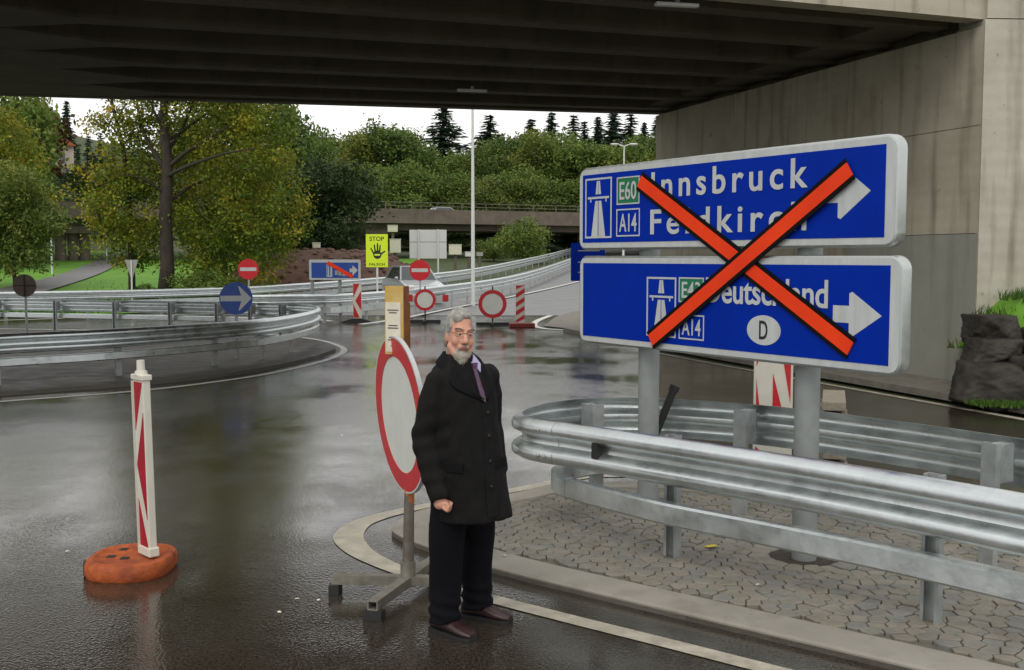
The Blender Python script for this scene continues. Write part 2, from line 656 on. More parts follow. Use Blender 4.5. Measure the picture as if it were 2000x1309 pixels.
def resample(path, step):
    path = [Vector(p) for p in path]
    out, acc = [path[0]], 0.0
    for a, b in zip(path, path[1:]):
        L = (b - a).length
        while acc + L >= step:
            t = (step - acc) / L
            a = a.lerp(b, t)
            out.append(a.copy())
            L = (b - a).length
            acc = 0.0
        acc += L
    if (out[-1] - path[-1]).length > step * .3:
        out.append(path[-1])
    return out


def rrect(x0, x1, z0, z1, r, n=6):
    o = []
    for cx, cz, a0 in ((x1 - r, z1 - r, 0), (x0 + r, z1 - r, 90), (x0 + r, z0 + r, 180), (x1 - r, z0 + r, 270)):
        for k in range(n + 1):
            a = R(a0 + 90 * k / n)
            o.append((cx + r * math.cos(a), cz + r * math.sin(a)))
    return o


def circ(cx, cz, rx, rz=None, n=40):
    rz = rz or rx
    return [(cx + rx * math.cos(2 * math.pi * k / n), cz + rz * math.sin(2 * math.pi * k / n)) for k in range(n)]


def plate(name, outline, y, th, m, parent, bevel=0.0):
    return MB().prism(outline, y, y + th).build(name, m, parent, bevel=bevel)


def frame_outline(name, x0, x1, z0, z1, w, y, th, m, parent):
    b = MB()
    b.prism([(x0, z0), (x1, z0), (x1, z0 + w), (x0, z0 + w)], y, y + th)
    b.prism([(x0, z1 - w), (x1, z1 - w), (x1, z1), (x0, z1)], y, y + th)
    b.prism([(x0, z0 + w), (x0 + w, z0 + w), (x0 + w, z1 - w), (x0, z1 - w)], y, y + th)
    b.prism([(x1 - w, z0 + w), (x1, z0 + w), (x1, z1 - w), (x1 - w, z1 - w)], y, y + th)
    return b.build(name, m, parent)


def text(name, body, x0, x1, z0, z1, y, m, parent, spacing=1.0, th=.002, bold=0.0):
    cu = bpy.data.curves.new('text', 'FONT')
    cu.body = body
    cu.size = 1
    cu.space_character = spacing
    cu.extrude = 0
    cu.offset = bold
    cu.resolution_u = 4
    t = bpy.data.objects.new('text', cu)
    col.objects.link(t)
    dg = bpy.context.evaluated_depsgraph_get()
    me = bpy.data.meshes.new_from_object(t.evaluated_get(dg))
    bpy.data.objects.remove(t)
    bpy.data.curves.remove(cu)
    co = np.array([v.co[:] for v in me.vertices])
    lo, hi = co.min(0), co.max(0)
    bm = bmesh.new()
    bm.from_mesh(me)
    for v in bm.verts:
        fx = (v.co.x - lo[0]) / (hi[0] - lo[0])
        fz = (v.co.y - lo[1]) / (hi[1] - lo[1])
        v.co = Vector((x0 + fx * (x1 - x0), y, z0 + fz * (z1 - z0)))
    r = bmesh.ops.extrude_face_region(bm, geom=bm.faces[:])
    for g in r['geom']:
        if isinstance(g, bmesh.types.BMVert):
            g.co.y -= th
    bmesh.ops.recalc_face_normals(bm, faces=bm.faces)
    bm.to_mesh(me)
    bm.free()
    # one object for each letter
    nv = len(me.vertices)
    up = list(range(nv))

    def root(i):
        while up[i] != i:
            up[i] = up[up[i]]
            i = up[i]
        return i
    for e in me.edges:
        a, c = root(e.vertices[0]), root(e.vertices[1])
        if a != c:
            up[a] = c
    isl_ = {}
    for i in range(nv):
        isl_.setdefault(root(i), []).append(i)
    items = sorted(([min(me.vertices[i].co.x for i in g), max(me.vertices[i].co.x for i in g), set(g)] for g in isl_.values()), key=lambda q: q[0])
    letters = []
    for q in items:
        if letters and q[0] < letters[-1][1] - .25 * min(q[1] - q[0], letters[-1][1] - letters[-1][0]):
            letters[-1][1] = max(letters[-1][1], q[1])
            letters[-1][2] |= q[2]
        else:
            letters.append(q)
    for q in letters:
        idx = sorted(q[2])
        mp_ = {v: k for k, v in enumerate(idx)}
        lm_ = bpy.data.meshes.new('letter')
        lm_.from_pydata([me.vertices[i].co[:] for i in idx], [], [[mp_[i] for i in p.vertices] for p in me.polygons if p.vertices[0] in q[2]])
        lm_.materials.append(M[m])
        link(bpy.data.objects.new('letter', lm_), parent)
    bpy.data.meshes.remove(me)


def blob(name, mb, voxel, m, parent, smooth=4, disp=None):
    me = bpy.data.meshes.new('tmp')
    me.from_pydata(mb.v, [], mb.f)
    bm = bmesh.new()
    bm.from_mesh(me)
    bmesh.ops.recalc_face_normals(bm, faces=bm.faces)
    bm.to_mesh(me)
    bm.free()
    o = bpy.data.objects.new('tmp', me)
    col.objects.link(o)
    md = o.modifiers.new('r', 'REMESH')
    md.mode = 'VOXEL'
    md.voxel_size = voxel
    sm = o.modifiers.new('s', 'SMOOTH')
    sm.iterations = smooth
    sm.factor = .5
    dg = bpy.context.evaluated_depsgraph_get()
    out = bpy.data.meshes.new_from_object(o.evaluated_get(dg))
    bpy.data.objects.remove(o)
    bpy.data.meshes.remove(me)
    out.name = name
    if disp:
        for v in out.vertices:
            v.co += v.normal * disp(v.co, v.normal)
    out.materials.clear()
    out.materials.append(M[m])
    out.polygons.foreach_set('use_smooth', [True] * len(out.polygons))
    return link(bpy.data.objects.new(name, out), parent)


def quads_mesh(name, verts, m, tint=None, per=4):       # verts: (N*per, 3)
    n = len(verts) // per
    me = bpy.data.meshes.new(name)
    me.vertices.add(n * per)
    me.vertices.foreach_set('co', np.asarray(verts, dtype=np.float32).ravel())
    me.loops.add(n * per)
    me.loops.foreach_set('vertex_index', np.arange(n * per, dtype=np.int32))
    me.polygons.add(n)
    me.polygons.foreach_set('loop_start', np.arange(0, n * per, per, dtype=np.int32))
    me.polygons.foreach_set('loop_total', np.full(n, per, dtype=np.int32))
    me.materials.append(M[m])
    if tint is not None:
        a = me.attributes.new('tint', 'FLOAT', 'POINT')
        a.data.foreach_set('value', np.repeat(np.asarray(tint, dtype=np.float32), per))
    me.update(calc_edges=True)
    return me


# ================================================================== THE SETTING
def sheet(name, outline, z, m, parent=None, kind='structure'):
    b = MB()
    b.add([(p[0], p[1], z) for p in outline], [tuple(range(len(outline)))])
    o = b.build(name, m, parent)
    for p in o.data.polygons:
        if p.normal.z < 0:
            p.flip()
    if kind:
        o['kind'] = kind
    return o


# ground, one sheet to the horizon
gx = np.concatenate([np.linspace(-900, -160, 14), np.arange(-150, 151, 5.0), np.linspace(160, 900, 14)])
gy = np.concatenate([np.arange(-60, 20, 8.0), np.arange(20, 240, 4.0), np.linspace(250, 1400, 22)])
b = MB()
vs = []
for y in gy:
    for x in gx:
        off = -.06 if y > 42 or x < -30 or x > 14 else -.05
        vs.append((x, y, zt(x, min(y, 260)) + off))
nx = len(gx)
b.add(vs, [(j * nx + i, j * nx + i + 1, (j + 1) * nx + i + 1, (j + 1) * nx + i) for j in range(len(gy) - 1) for i in range(nx - 1)])
ground = b.build('ground', 'grass_rough', smooth=True)
ground['kind'] = 'structure'

# main junction, wet asphalt
road_outline = [(-45, -12), (10, -12), (10, 9), (7.2, 10.4), (6.05, 13.8), (2.6, 24), (1.9, 30), (3.2, 36), (6, 43), (-9.4, 43), (-11, 39.2),
                (-16.8, 34.6), (-45, 27.5)]
sheet('road', road_outline, 0.0, 'asphalt')


def strip(name, left, right, m, dz, parent=None, kind='structure', n=10):
    L, Rr = catmull(left, n), catmull(right, n)
    b = MB()
    vs = []
    for p, q in zip(L, Rr):
        for k in range(3):
            t = k / 2
            x, y = p[0] + (q[0] - p[0]) * t, p[1] + (q[1] - p[1]) * t
            vs.append((x, y, zt(x, y) + dz))
    fs = []
    for i in range(len(L) - 1):
        for k in range(2):
            a = i * 3 + k
            fs.append((a, a + 1, a + 4, a + 3))
    b.add(vs, fs)
    o = b.build(name, m, parent)
    for p in o.data.polygons:
        if p.normal.z < 0:
            p.flip()
    if kind:
        o['kind'] = kind
    return o


ramp_left = [(-9.9, 36.6, 0), (-9.3, 40.6, 0), (-6.4, 50, 0), (-2.9, 61, 0), (5.2, 101, 0), (10, 130, 0)]
ramp_right = [(4.0, 36.6, 0), (5.6, 41, 0), (8.2, 51, 0), (11, 61, 0), (20, 98, 0), (26, 126, 0)]
strip('ramp_road', ramp_left, ramp_right, 'far_road', .006)


def line_strip(name, pts, w, z, m, per=6, drape=0):
    path = catmull([(p[0], p[1], 0) for p in pts], per)
    b = MB()
    vs = []
    for i, p in enumerate(path):
        t = (path[min(i + 1, len(path) - 1)] - path[max(i - 1, 0)]).normalized()
        s = Vector((t.y, -t.x, 0))
        ww = w if not callable(w) else w(i / (len(path) - 1))
        for k in (-.5, .5):
            q = p + s * ww * k
            vs.append((q.x, q.y, z + (zt(q.x, q.y) if drape else 0)))
    b.add(vs, [(2 * i, 2 * i + 1, 2 * i + 3, 2 * i + 2) for i in range(len(path) - 1)])
    o = b.build(name, m)
    for p in o.data.polygons:
        if p.normal.z < 0:
            p.flip()
    o['kind'] = 'structure'
    return o


# painted lines
near_line = [G(1850, 1398), G(1700, 1359), G(1500, 1308), G(1300, 1257), G(1100, 1207), G(950, 1168), G(860, 1142), G(780, 1115), G(715, 1086),
             G(684, 1060), G(684, 1040), G(712, 1020), G(780, 1000), G(880, 980), G(1000, 959), G(1090, 941), G(1200, 930)]
near_line += [Vector((2.0, 9.35, 0)), Vector((4.4, 7.2, 0)), Vector((6.0, 5.4, 0))]
line_strip('road_marking', near_line, lambda t: .125 + .09 * math.exp(-((t - .5) / .10) ** 2), .005, 'line_paint')
line_strip('road_marking', [G(-200, 805), G(0, 785), G(150, 774), G(300, 761), G(430, 745), G(520, 731), G(600, 714), G(650, 699), G(672, 686), G(662, 676), G(620, 664), G(540, 655), G(380, 648), G(100, 644), G(-150, 640)], .14, .005, 'line_far')
line_strip('road_marking', [G(2150, 848), G(2000, 820), G(1900, 802), G(1750, 775), G(1610, 750), G(1450, 721), G(1330, 699), G(1250, 683)], .13, .005, 'line_paint')
line_strip('road_marking', [(-4.4, 31.2), (-3.6, 34), (-1.6, 43.5), (3.2, 62), (7.6, 80), (12.5, 104)], .2, .05, 'line_far', drape=1)
line_strip('road_marking', [(-9.0, 40.5), (-5.6, 50.5), (-2.0, 61), (6.1, 101)], .2, .05, 'line_far', drape=1)
line_strip('road_marking', [G(1180, 646), G(1120, 645), G(1070, 643), G(1044, 637), G(1048, 628), G(1075, 617), G(1130, 600), G(1200, 578)], .2, .008, 'line_far')
line_strip('road_marking', [(-20, 33.0), (-16.2, 33.9), (-11, 37.6), (-8.2, 36.8), (-5.6, 33.4)], .2, .006, 'line_far')

# far gravel nose beside the ramp
sheet('gravel_verge', [G(1062, 638), G(1100, 642), G(1250, 643), G(1250, 590), G(1150, 600), G(1085, 620)], .02, 'gravel')

# left traffic island (slightly raised, tarred)
li = [G(-220, 792), G(0, 774), G(300, 751), G(430, 737), G(520, 723), G(590, 708), G(640, 693), G(656, 685), G(640, 677), G(600, 668), G(520, 661),
      G(380, 654), G(100, 650), G(-220, 645)]
li = catmull(li, 4)
island_left = MB().slab([(p.x, p.y) for p in li], 0, .06).build('tarred_island', 'island_asphalt')
island_left['kind'] = 'structure'

# verge and kerb below the abutment
W0, W1 = Vector((6.94, 16.1, 0)), Vector((3.475, 26.25, 0))
wd = (W1 - W0).normalized()
wn_ = Vector((-wd.y, wd.x, 0))           # towards the road
if wn_.x > 0:
    wn_ = -wn_
vb = MB()
va = W0 - wd * 9
vz = W1 + wd * 3
vb.slab([(p.x, p.y) for p in (va + wn_ * 1.2, va - wn_ * 3, vz - wn_ * .2, vz + wn_ * 1.2)], 0, .10)
verge = vb.build('gravel_verge', 'gravel')
verge['kind'] = 'structure'

# ------------------------------------------------------------------ paved traffic island on the right
IZ = .05
kerb_px = [(2100, 1396), (1920, 1352), (1743, 1309), (1500, 1251), (1300, 1203), (1100, 1155), (1000, 1130), (930, 1110), (870, 1090), (805, 1067), (772, 1051), (766, 1040), (786, 1022),
           (840, 1003), (1000, 974), (1100, 955)]
ko = [G(*p) for p in kerb_px] + [Vector((1.5, 9.15, 0)), Vector((3.0, 7.95, 0)), Vector((5.0, 6.0, 0)), Vector((6.4, 4.7, 0))]
ko = catmull(ko, 5)
isl = MB().slab([(p.x, p.y) for p in ko] + [(6.4, 4.0)], 0, IZ - .022).build('traffic_island', 'mortar')
isl['kind'] = 'structure'
tag(isl, 'raised traffic island paved with irregular stones under the big blue sign')
inner = []
for i, p in enumerate(ko):
    t = (ko[min(i + 1, len(ko) - 1)] - ko[max(i - 1, 0)]).normalized()
    inner.append(p + Vector((t.y, -t.x, 0)) * -.0)
kerb = MB()
kprof = [(0, 0), (0, IZ - .012), (.012, IZ), (.262, IZ + .004), (.27, IZ - .02), (.27, 0)]
# the kerb sweeps along the outer edge, its body towards the island middle
cen = Vector((2.4, 7.0, 0))
sgn = 1
t0 = (ko[12] - ko[11]).normalized()
if Vector((t0.y, -t0.x, 0)).dot(cen - ko[11]) < 0:
    sgn = -1
kerb.sweep([(sgn * a, b_) for a, b_ in kprof], ko)
kerb.build('kerb', 'kerb_concrete', isl)


def inside(poly, x, y):
    c = False
    n = len(poly)
    for i in range(n):
        x1, y1 = poly[i][0], poly[i][1]
        x2, y2 = poly[(i + 1) % n][0], poly[(i + 1) % n][1]
        if (y1 > y) != (y2 > y) and x < (x2 - x1) * (y - y1) / (y2 - y1) + x1:
            c = not c
    return c


isl_poly = []
isl_in = []
for i, p in enumerate(ko):
    t = (ko[min(i + 1, len(ko) - 1)] - ko[max(i - 1, 0)]).normalized()
    q = p + Vector((t.y, -t.x, 0)) * sgn * .20
    q2 = p + Vector((t.y, -t.x, 0)) * sgn * .315
    isl_in.append((q2.x, q2.y))
    isl_poly.append((q.x, q.y))
isl_poly.append((6.3, 4.1))
isl_in.append((6.3, 4.1))

POST1, POST2 = (1.013, 7.97), (1.84, 6.62)
_sl, _sr = Vector((.5386, 8.70, 0)), Vector((2.207, 6.14, 0))
_sd = (_sr - _sl).normalized()


def post_u(px):                  # how far along the panel a post stands, its axis 17 cm behind the face
    lo_, hi_ = 0.0, 3.2
    for _ in range(40):
        m_ = (lo_ + hi_) / 2
        if pxx(_sl + _sd * m_ + Vector((-_sd.y, _sd.x, 0)) * .17 + Vector((0, 0, 1.0))) < px:
            lo_ = m_
        else:
            hi_ = m_
    return lo_


PU1, PU2 = post_u(1267), post_u(1576)
HOLE1, HOLE = [_sl + _sd * u_ + Vector((-_sd.y, _sd.x, 0)) * .17 for u_ in (PU1, PU2)]
POST1, POST2 = (HOLE1.x, HOLE1.y), (HOLE.x, HOLE.y)
random.seed(3)
seeds = []
cell = .098
for iy in range(int(8.0 / cell)):
    for ix in range(int(7.4 / cell)):
        x = -1.2 + (ix + .5 * (iy % 2) + random.uniform(.22, .78)) * cell * 1.12
        y = 2.2 + (iy + random.uniform(.25, .75)) * cell * .95
        if inside(isl_poly, x, y) and math.hypot(x - HOLE.x, y - HOLE.y) > .37 and math.hypot(x - POST1[0], y - POST1[1]) > .16:
            seeds.append((x, y))
ring = [(HOLE.x + r_ * math.cos(k * math.pi / 8 + r_), HOLE.y + r_ * math.sin(k * math.pi / 8 + r_)) for r_ in (.31, .13) for k in range(16)]
seeds += ring
skip = set(range(len(seeds) - 16, len(seeds)))
sa = np.array(seeds)


def vor_cell(i, shrink):
    x, y = seeds[i]
    d = np.hypot(sa[:, 0] - x, sa[:, 1] - y)
    nb = np.argsort(d)[1:15]
    poly = [(x - .2, y - .2), (x + .2, y - .2), (x + .2, y + .2), (x - .2, y + .2)]
    for j in nb:
        ox, oy = seeds[j]
        dx, dy = ox - x, oy - y
        L = math.hypot(dx, dy)
        if L < 1e-6:
            continue
        dx, dy = dx / L, dy / L
        lim = L / 2 - shrink
        new = []
        for k in range(len(poly)):
            a, b_ = poly[k], poly[(k + 1) % len(poly)]
            da = (a[0] - x) * dx + (a[1] - y) * dy - lim
            db = (b_[0] - x) * dx + (b_[1] - y) * dy - lim
            if da <= 0:
                new.append(a)
            if (da < 0 < db) or (db < 0 < da):
                t = da / (da - db)
                new.append((a[0] + (b_[0] - a[0]) * t, a[1] + (b_[1] - a[1]) * t))
        poly = new
        if len(poly) < 3:
            return None
    # blunt the stretched corners
    return [(x + (a - x) * min(1, .125 / max(1e-6, math.hypot(a - x, c - y))), y + (c - y) * min(1, .125 / max(1e-6, math.hypot(a - x, c - y)))) for a, c in poly]


def vis(x, y):
    if y < .5:
        return False
    px = pxx((x, y, IZ))
    d = Vector((x, y, IZ - CAM_H))
    depth = d.y * _c - d.z * _s
    py = 654.5 - FPX * (d.y * _s + d.z * _c) / depth
    return -40 < px < 2040 and py < 1340


order = sorted([i for i in range(len(seeds)) if vis(*seeds[i]) and i not in skip and inside(isl_in, *seeds[i])], key=lambda i: seeds[i][1])
rest_mb = MB()
count = 0
for i in order:
    pl = vor_cell(i, .0034)
    if not pl:
        continue
    h = IZ + random.uniform(-.004, .005)
    cx, cy = seeds[i]
    n = len(pl)
    tx, ty = random.uniform(-.03, .03), random.uniform(-.03, .03)
    vs = [(a, c, IZ - .035) for a, c in pl]
    vs += [(a, c, h - .004 + (a - cx) * tx + (c - cy) * ty) for a, c in pl]
    vs += [(cx + (a - cx) * .92, cy + (c - cy) * .92, h + (a - cx) * tx + (c - cy) * ty) for a, c in pl]
    fs = [(k, (k + 1) % n, (k + 1) % n + n, k + n) for k in range(n)]
    fs += [(k + n, (k + 1) % n + n, (k + 1) % n + 2 * n, k + 2 * n) for k in range(n)]
    fs.append(tuple(range(2 * n, 3 * n)))
    if count < 300:
        s = MB().add(vs, fs).build('paving_stone', 'stone%d' % random.randrange(5), isl)
        count += 1
    else:
        rest_mb.add(vs, fs)
if rest_mb.v:
    o = rest_mb.build('paving_stones_beyond', 'stone0', isl)
    for k in range(1, 5):
        o.data.materials.append(M['stone%d' % k])
    for p in o.data.polygons:
        p.material_index = (p.vertices[0] * 7 // 23) % 5
    o['kind'] = 'stuff'

# hole round the second sign post
hole = MB()
hole.tube([(HOLE.x, HOLE.y, IZ - .025), (HOLE.x, HOLE.y, IZ - .016)], .23, 28)
hole.build('post_hole', 'bark', isl)

# ================================================================== OVERPASS
ZB = 5.5
near_a, near_b = G(1895, 45, ZB), G(0, -127, ZB)
far_a, far_b = G(1275, 220, ZB), G(0, 183, ZB)
nd = (near_b - near_a).normalized()
fd = (far_b - far_a).normalized()
near_l, far_l = near_a + nd * 34, far_a + fd * 34      # far left ends
near_r, far_r = near_a.copy(), far_a.copy()
over = thing('overpass', 'dark concrete road overpass with ribbed underside crossing above the road', 'bridge', (0, 0, 0))


def dp(s, t):            # s: 0 at abutment .. 1 far left, t: 0 near edge .. 1 far edge
    a = near_r.lerp(near_l, s)
    c = far_r.lerp(far_l, s)
    return a.lerp(c, t)


slab_out = [dp(0, 0), dp(1, 0), dp(1, 1), dp(-.05, 1)]
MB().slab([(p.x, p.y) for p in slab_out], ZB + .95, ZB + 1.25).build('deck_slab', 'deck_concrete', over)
NB = 7
SN = 34.0
for k in range(NB):
    tc_ = .055 + .89 * k / (NB - 1)
    hw = .016
    pitch = .89 / (NB - 1) / 2
    s_tip = .432 - .0095 * k
    s_base = s_tip - .040
    prof = []
    for s, w in ((.004 - .05 * tc_, hw), (s_base, hw), (s_tip, pitch - .0003), (1, pitch - .0003)):
        prof.append((s, w))
    out = [dp(s, tc_ - w) for s, w in prof] + [dp(s, tc_ + w) for s, w in reversed(prof)]
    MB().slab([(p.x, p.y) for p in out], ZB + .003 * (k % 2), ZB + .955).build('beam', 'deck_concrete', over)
# cross girders at the abutment
out = [dp(0.004, .05), dp(.028, .05), dp(.012, .975), dp(-.045, .975)]
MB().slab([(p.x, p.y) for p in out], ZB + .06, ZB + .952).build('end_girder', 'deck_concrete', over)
# edge beams (fascias)
for t_, nm in ((0, 'near'), (1, 'far')):
    a, c = dp(-.05 * t_, t_), dp(1, t_)
    d_ = (c - a).normalized()
    nn = Vector((-d_.y, d_.x, 0))
    if (nn.y > 0) == (t_ == 0):
        nn = -nn
    o_ = [a + nn * .30, c + nn * .30, c - nn * .02, a - nn * .02]
    MB().slab([(p.x, p.y) for p in o_], ZB - .01, ZB + 1.75).build('edge_beam', 'wall_concrete' if t_ == 0 else 'deck_concrete', over)
# far-left pier carrying the deck, outside the picture
pc = dp(.72, .5)
MB().box((pc.x, pc.y, ZB / 2), (1.2, 8.0, ZB)).build('pier', 'wall_concrete', over)

# abutment wall in shuttered panels with recessed joints
abut = thing('abutment_wall', 'tall grey concrete abutment wall carrying the right end of the overpass', 'wall', (0, 0, 0))
LW = (W1 - W0).length
core_in = .03
cA, cB = W0 - wn_ * core_in, W1 - wn_ * core_in
MB().slab([(p.x, p.y) for p in (cA + wd * .03, cB, cB - wn_ * 1.4, cA - wn_ * 1.4 + wd * .03)], 0, ZB - .12).build('wall_core', 'mortar', abut)
xs = [0.0, .30, .62, 1.0]
zs = [0.0, 2.35, 3.95, ZB - .10]
for i in range(3):
    for j in range(3):
        a = W0 + wd * (LW * xs[i] + (.006 if i else 0))
        c = W0 + wd * (LW * xs[i + 1] - (.006 if i < 2 else 0))
        dep = .07 + .004 * ((i + j) % 2)
        mm = 'render_patch' if (i == 0 and j == 0) else 'wall_concrete'
        MB().slab([(p.x, p.y) for p in (a, c, c - wn_ * dep, a - wn_ * dep)], zs[j] + (.005 if j else 0), zs[j + 1] - .005).build('wall_panel', mm, abut)
# wing wall facing the viewer
we = W0 + Vector((9.0, .5, 0))
wdir = (we - W0).normalized()
wq = Vector((wdir.y, -wdir.x, 0))
for (za, zb, e0, mm) in ((0, ZB - .02, 0.0, 'wing_concrete'), (ZB - .005, ZB + 2.4, .03, 'wing_concrete')):
    a, c = W0 + wdir * (.0 + e0) + wq * (.04), we + wq * .04
    MB().slab([(p.x, p.y) for p in (a, c, c - wq * .9, a - wq * .9)], za, zb).build('wing_panel', mm, abut)
# low coping strip where wing and deck meet
a = W0 + wd * .05 + wn_ * .0
MB().slab([(p.x, p.y) for p in (W0 + wdir * .03 - wq * .9, W0 + wdir * 2 - wq * .9, W1 + wdir * 2, W1 + wdir * .3)], ZB - .08, ZB + 1.2).build('back_wall', 'deck_concrete', abut)

# luminaire under the deck
for (pp, lab) in ((P(1322, 6, 15.0), 'white tube lamp fixed under the near edge of the overpass'), (P(922, 194, 22.6), 'white tube lamp fixed under the far edge of the overpass above the lamp mast')):
    l_ = thing('tube_lamp', lab, 'lamp', (pp.x, pp.y, ZB - .06), R(12))
    box('lamp_housing', (0, 0, 0), (.62, .10, .05), 'lamp_white', l_, .01)
    box('bracket', (0, 0, .055), (.06, .06, .07), 'steel_dull', l_)

# ================================================================== FAR VIADUCT
via = thing('viaduct', 'brown concrete viaduct with railing crossing in front of the distant wood', 'bridge')
VA, VB = P(40, 450, 84), P(1330, 450, 112)
VA.z = VB.z = 0
vd = (VB - VA).normalized()
VA2, VB2 = VA - vd * 30, VB + vd * 30
vq = Vector((vd.y, -vd.x, 0))
if vq.y > 0:
    vq = -vq


def vslab(name, o0, o1, z0, z1, m, a=VA2, c=VB2):
    return MB().slab([(p.x, p.y) for p in (a + vq * o0, c + vq * o0, c + vq * o1, a + vq * o1)], z0, z1).build(name, m, via)


vslab('deck_slab', 0, -9, 5.35, 5.8, 'viaduct_concrete')
vslab('edge_beam', .25, -.1, 5.05, 6.35, 'viaduct_concrete')
vslab('edge_beam', -9.1, -9.4, 5.3, 6.15, 'viaduct_concrete')
for o0 in (-1.2, -3.6, -6, -8):
    vslab('beam', o0, o0 - .6, 4.45, 5.36, 'viaduct_concrete')
LV = (VB2 - VA2).length
for zz in (6.62, 6.95):
    MB().tube([VA2 + vq * .1 + Vector((0, 0, zz)), VB2 + vq * .1 + Vector((0, 0, zz))], .03, 5).build('hand_rail', 'pole_grey', via)
for k in range(int(LV / 2.5)):
    p = VA2 + vd * (k * 2.5) + vq * .1
    box('railing_post', (p.x, p.y, 6.62), (.06, .06, .70), 'pole_grey', via)
for px in (122, 147, 170, 735, 1180):
    d = ray(px, 470)
    # where the sight line meets the viaduct
    t = ((VA - Vector((0, 0, 0))).cross(vd).z) / (Vector((d.x, d.y, 0)).cross(vd).z)
    p = Vector((d.x * t, d.y * t, 0))
    for o0 in ((-4.5,) if px > 400 else (-2.2,)):
        q = p + vq * o0
        g = zt(q.x, q.y)
        MB().tube([(q.x, q.y, g - .2), (q.x, q.y, 4.6)], .42, 14).build('column', 'viaduct_concrete', via, smooth='auto')
for px0, px1 in ((112, 182), (722, 765)):
    ps = []
    for px in (px0, px1):
        d = ray(px, 470)
        t = (VA.cross(vd).z) / (Vector((d.x, d.y, 0)).cross(vd).z)
        ps.append(Vector((d.x * t, d.y * t, 0)))
    MB().slab([(p.x, p.y) for p in (ps[0] + vq * -1, ps[1] + vq * -1, ps[1] + vq * -7, ps[0] + vq * -7)], 3.9, 4.46).build('pier_cap', 'viaduct_concrete', via)

# ================================================================== GUARD RAILS
WP = [(.010, -.155), (.030, -.147), (.074, -.120), (.083, -.108), (.083, -.070), (.074, -.058), (.010, -.022), (.004, 0), (.010, .022), (.074, .058),
      (.083, .070), (.083, .108), (.074, .120), (.030, .147), (.010, .155)]


def wprof(sg):
    f = [(sg * a, z) for a, z in WP]
    bk = [(sg * (a - .005), z * (.992 if abs(z) > .12 else 1.0)) for a, z in reversed(WP)]
    return f + bk


def boxprof(w, h, c=.014):
    a, b_ = w / 2, h / 2
    return [(-a + c, -b_), (a - c, -b_), (a, -b_ + c), (a, b_ - c), (a - c, b_), (-a + c, b_), (-a, b_ - c), (-a, -b_ + c)]


def cpost(x, y, z0, z1, ang, name, parent, m='steel_dull', w=.10, d=.055, t=.007):
    rot = Matrix.Rotation(ang, 3, 'Z')
    c = [(-w / 2, 0), (w / 2, 0), (w / 2, d), (w / 2 - .02, d), (w / 2 - .02, d - t), (w / 2 - t, d - t), (w / 2 - t, t), (-w / 2 + t, t),
         (-w / 2 + t, d - t), (-w / 2 + .02, d - t), (-w / 2 + .02, d), (-w / 2, d)]
    o_ = [rot @ Vector((a, b_ - d / 2, 0)) + Vector((x, y, 0)) for a, b_ in c]
    return MB().slab([(p.x, p.y) for p in o_], z0, z1).build(name, m, parent)


def guard_rail(root, path, sg, ztop, ground, step=4.0, posts=None, post_step=2.0, lower=None, lower_h=.13, lower_top=.46, upper2=None,
               spacer=.10, detail=True, back=False):
    """path: plan polyline (top edge line); sg: which side the traffic face points (+1 = right of travel)."""
    zc = ztop - .155
    pts = [Vector((p[0], p[1], 0)) for p in path]
    # cumulative length, cut into beam sections
    sec, cur, acc = [], [pts[0]], 0
    for a, b_ in zip(pts, pts[1:]):
        cur.append(b_)
        acc += (b_ - a).length
        if acc >= step:
            sec.append(cur)
            cur, acc = [b_], 0
    if len(cur) > 1:
        sec.append(cur)
    for i, s in enumerate(sec):
        e = .006 if i % 2 else 0.0
        pr = [(a + sg * e, z) for a, z in wprof(sg)]
        sp = [Vector((p.x, p.y, ground(p) + zc)) for p in s]
        d = (sp[-1] - sp[-2]).normalized()
        if i < len(sec) - 1 and detail:
            sp.append(sp[-1] + d * .16)
        bm_ = MB().sweep(pr, sp).build('beam', 'steel', root, smooth='auto')
        if detail and i < len(sec) - 1:
            s_ = Vector((d.y, -d.x, 0)) * sg
            p = s[-1] + d * .06
            for dx in (0.0, .055):
                for zz in (.09, -.09):
                    c = p + d * dx + s_ * .094 + Vector((0, 0, ground(p) + zc + zz))
                    MB().ell(c, (.014, .014, .014), nu=8, nv=5).build('bolt', 'steel_dull', bm_)
    # posts
    if posts is None:
        rs = resample(pts, post_step)
        pidx = rs
    else:
        pidx = posts
    for p in pidx:
        j = min(range(len(pts)), key=lambda k: (pts[k] - Vector((p[0], p[1], 0))).length)
        d = (pts[min(j + 1, len(pts) - 1)] - pts[max(j - 1, 0)]).normalized()
        s_ = Vector((d.y, -d.x, 0)) * sg
        q = Vector((p[0], p[1], 0)) - s_ * (spacer + .035)
        g = ground(q)
        ang = math.atan2(d.y, d.x)
        cpost(q.x, q.y, g - .03, g + ztop - .02, ang, 'post', root)
        if spacer > .03:
            r_ = Matrix.Rotation(ang, 3, 'Z')
            c = Vector((p[0], p[1], 0)) - s_ * (spacer / 2 + .0) + Vector((0, 0, g + zc))
            box('spacer', c, (.09, spacer - .004, .24), 'steel_dull', root, rot=r_)
    if lower is not None:
        lp = [Vector((p[0], p[1], 0)) for p in lower]
        lp = [Vector((p.x, p.y, ground(p) + lower_top - lower_h / 2)) for p in lp]
        half = len(lp)
        acc, cur, k = 0, [lp[0]], 0
        for a, b_ in zip(lp, lp[1:]):
            cur.append(b_)
            acc += (b_ - a).length
            if acc > step:
                MB().sweep(boxprof(.085 + .004 * (k % 2), lower_h + .004 * (k % 2)), cur).build('lower_rail', 'steel', root)
                acc, cur, k = 0, [b_], k + 1
        if len(cur) > 1:
            MB().sweep(boxprof(.085 + .004 * (k % 2), lower_h + .004 * (k % 2)), cur).build('lower_rail', 'steel', root)


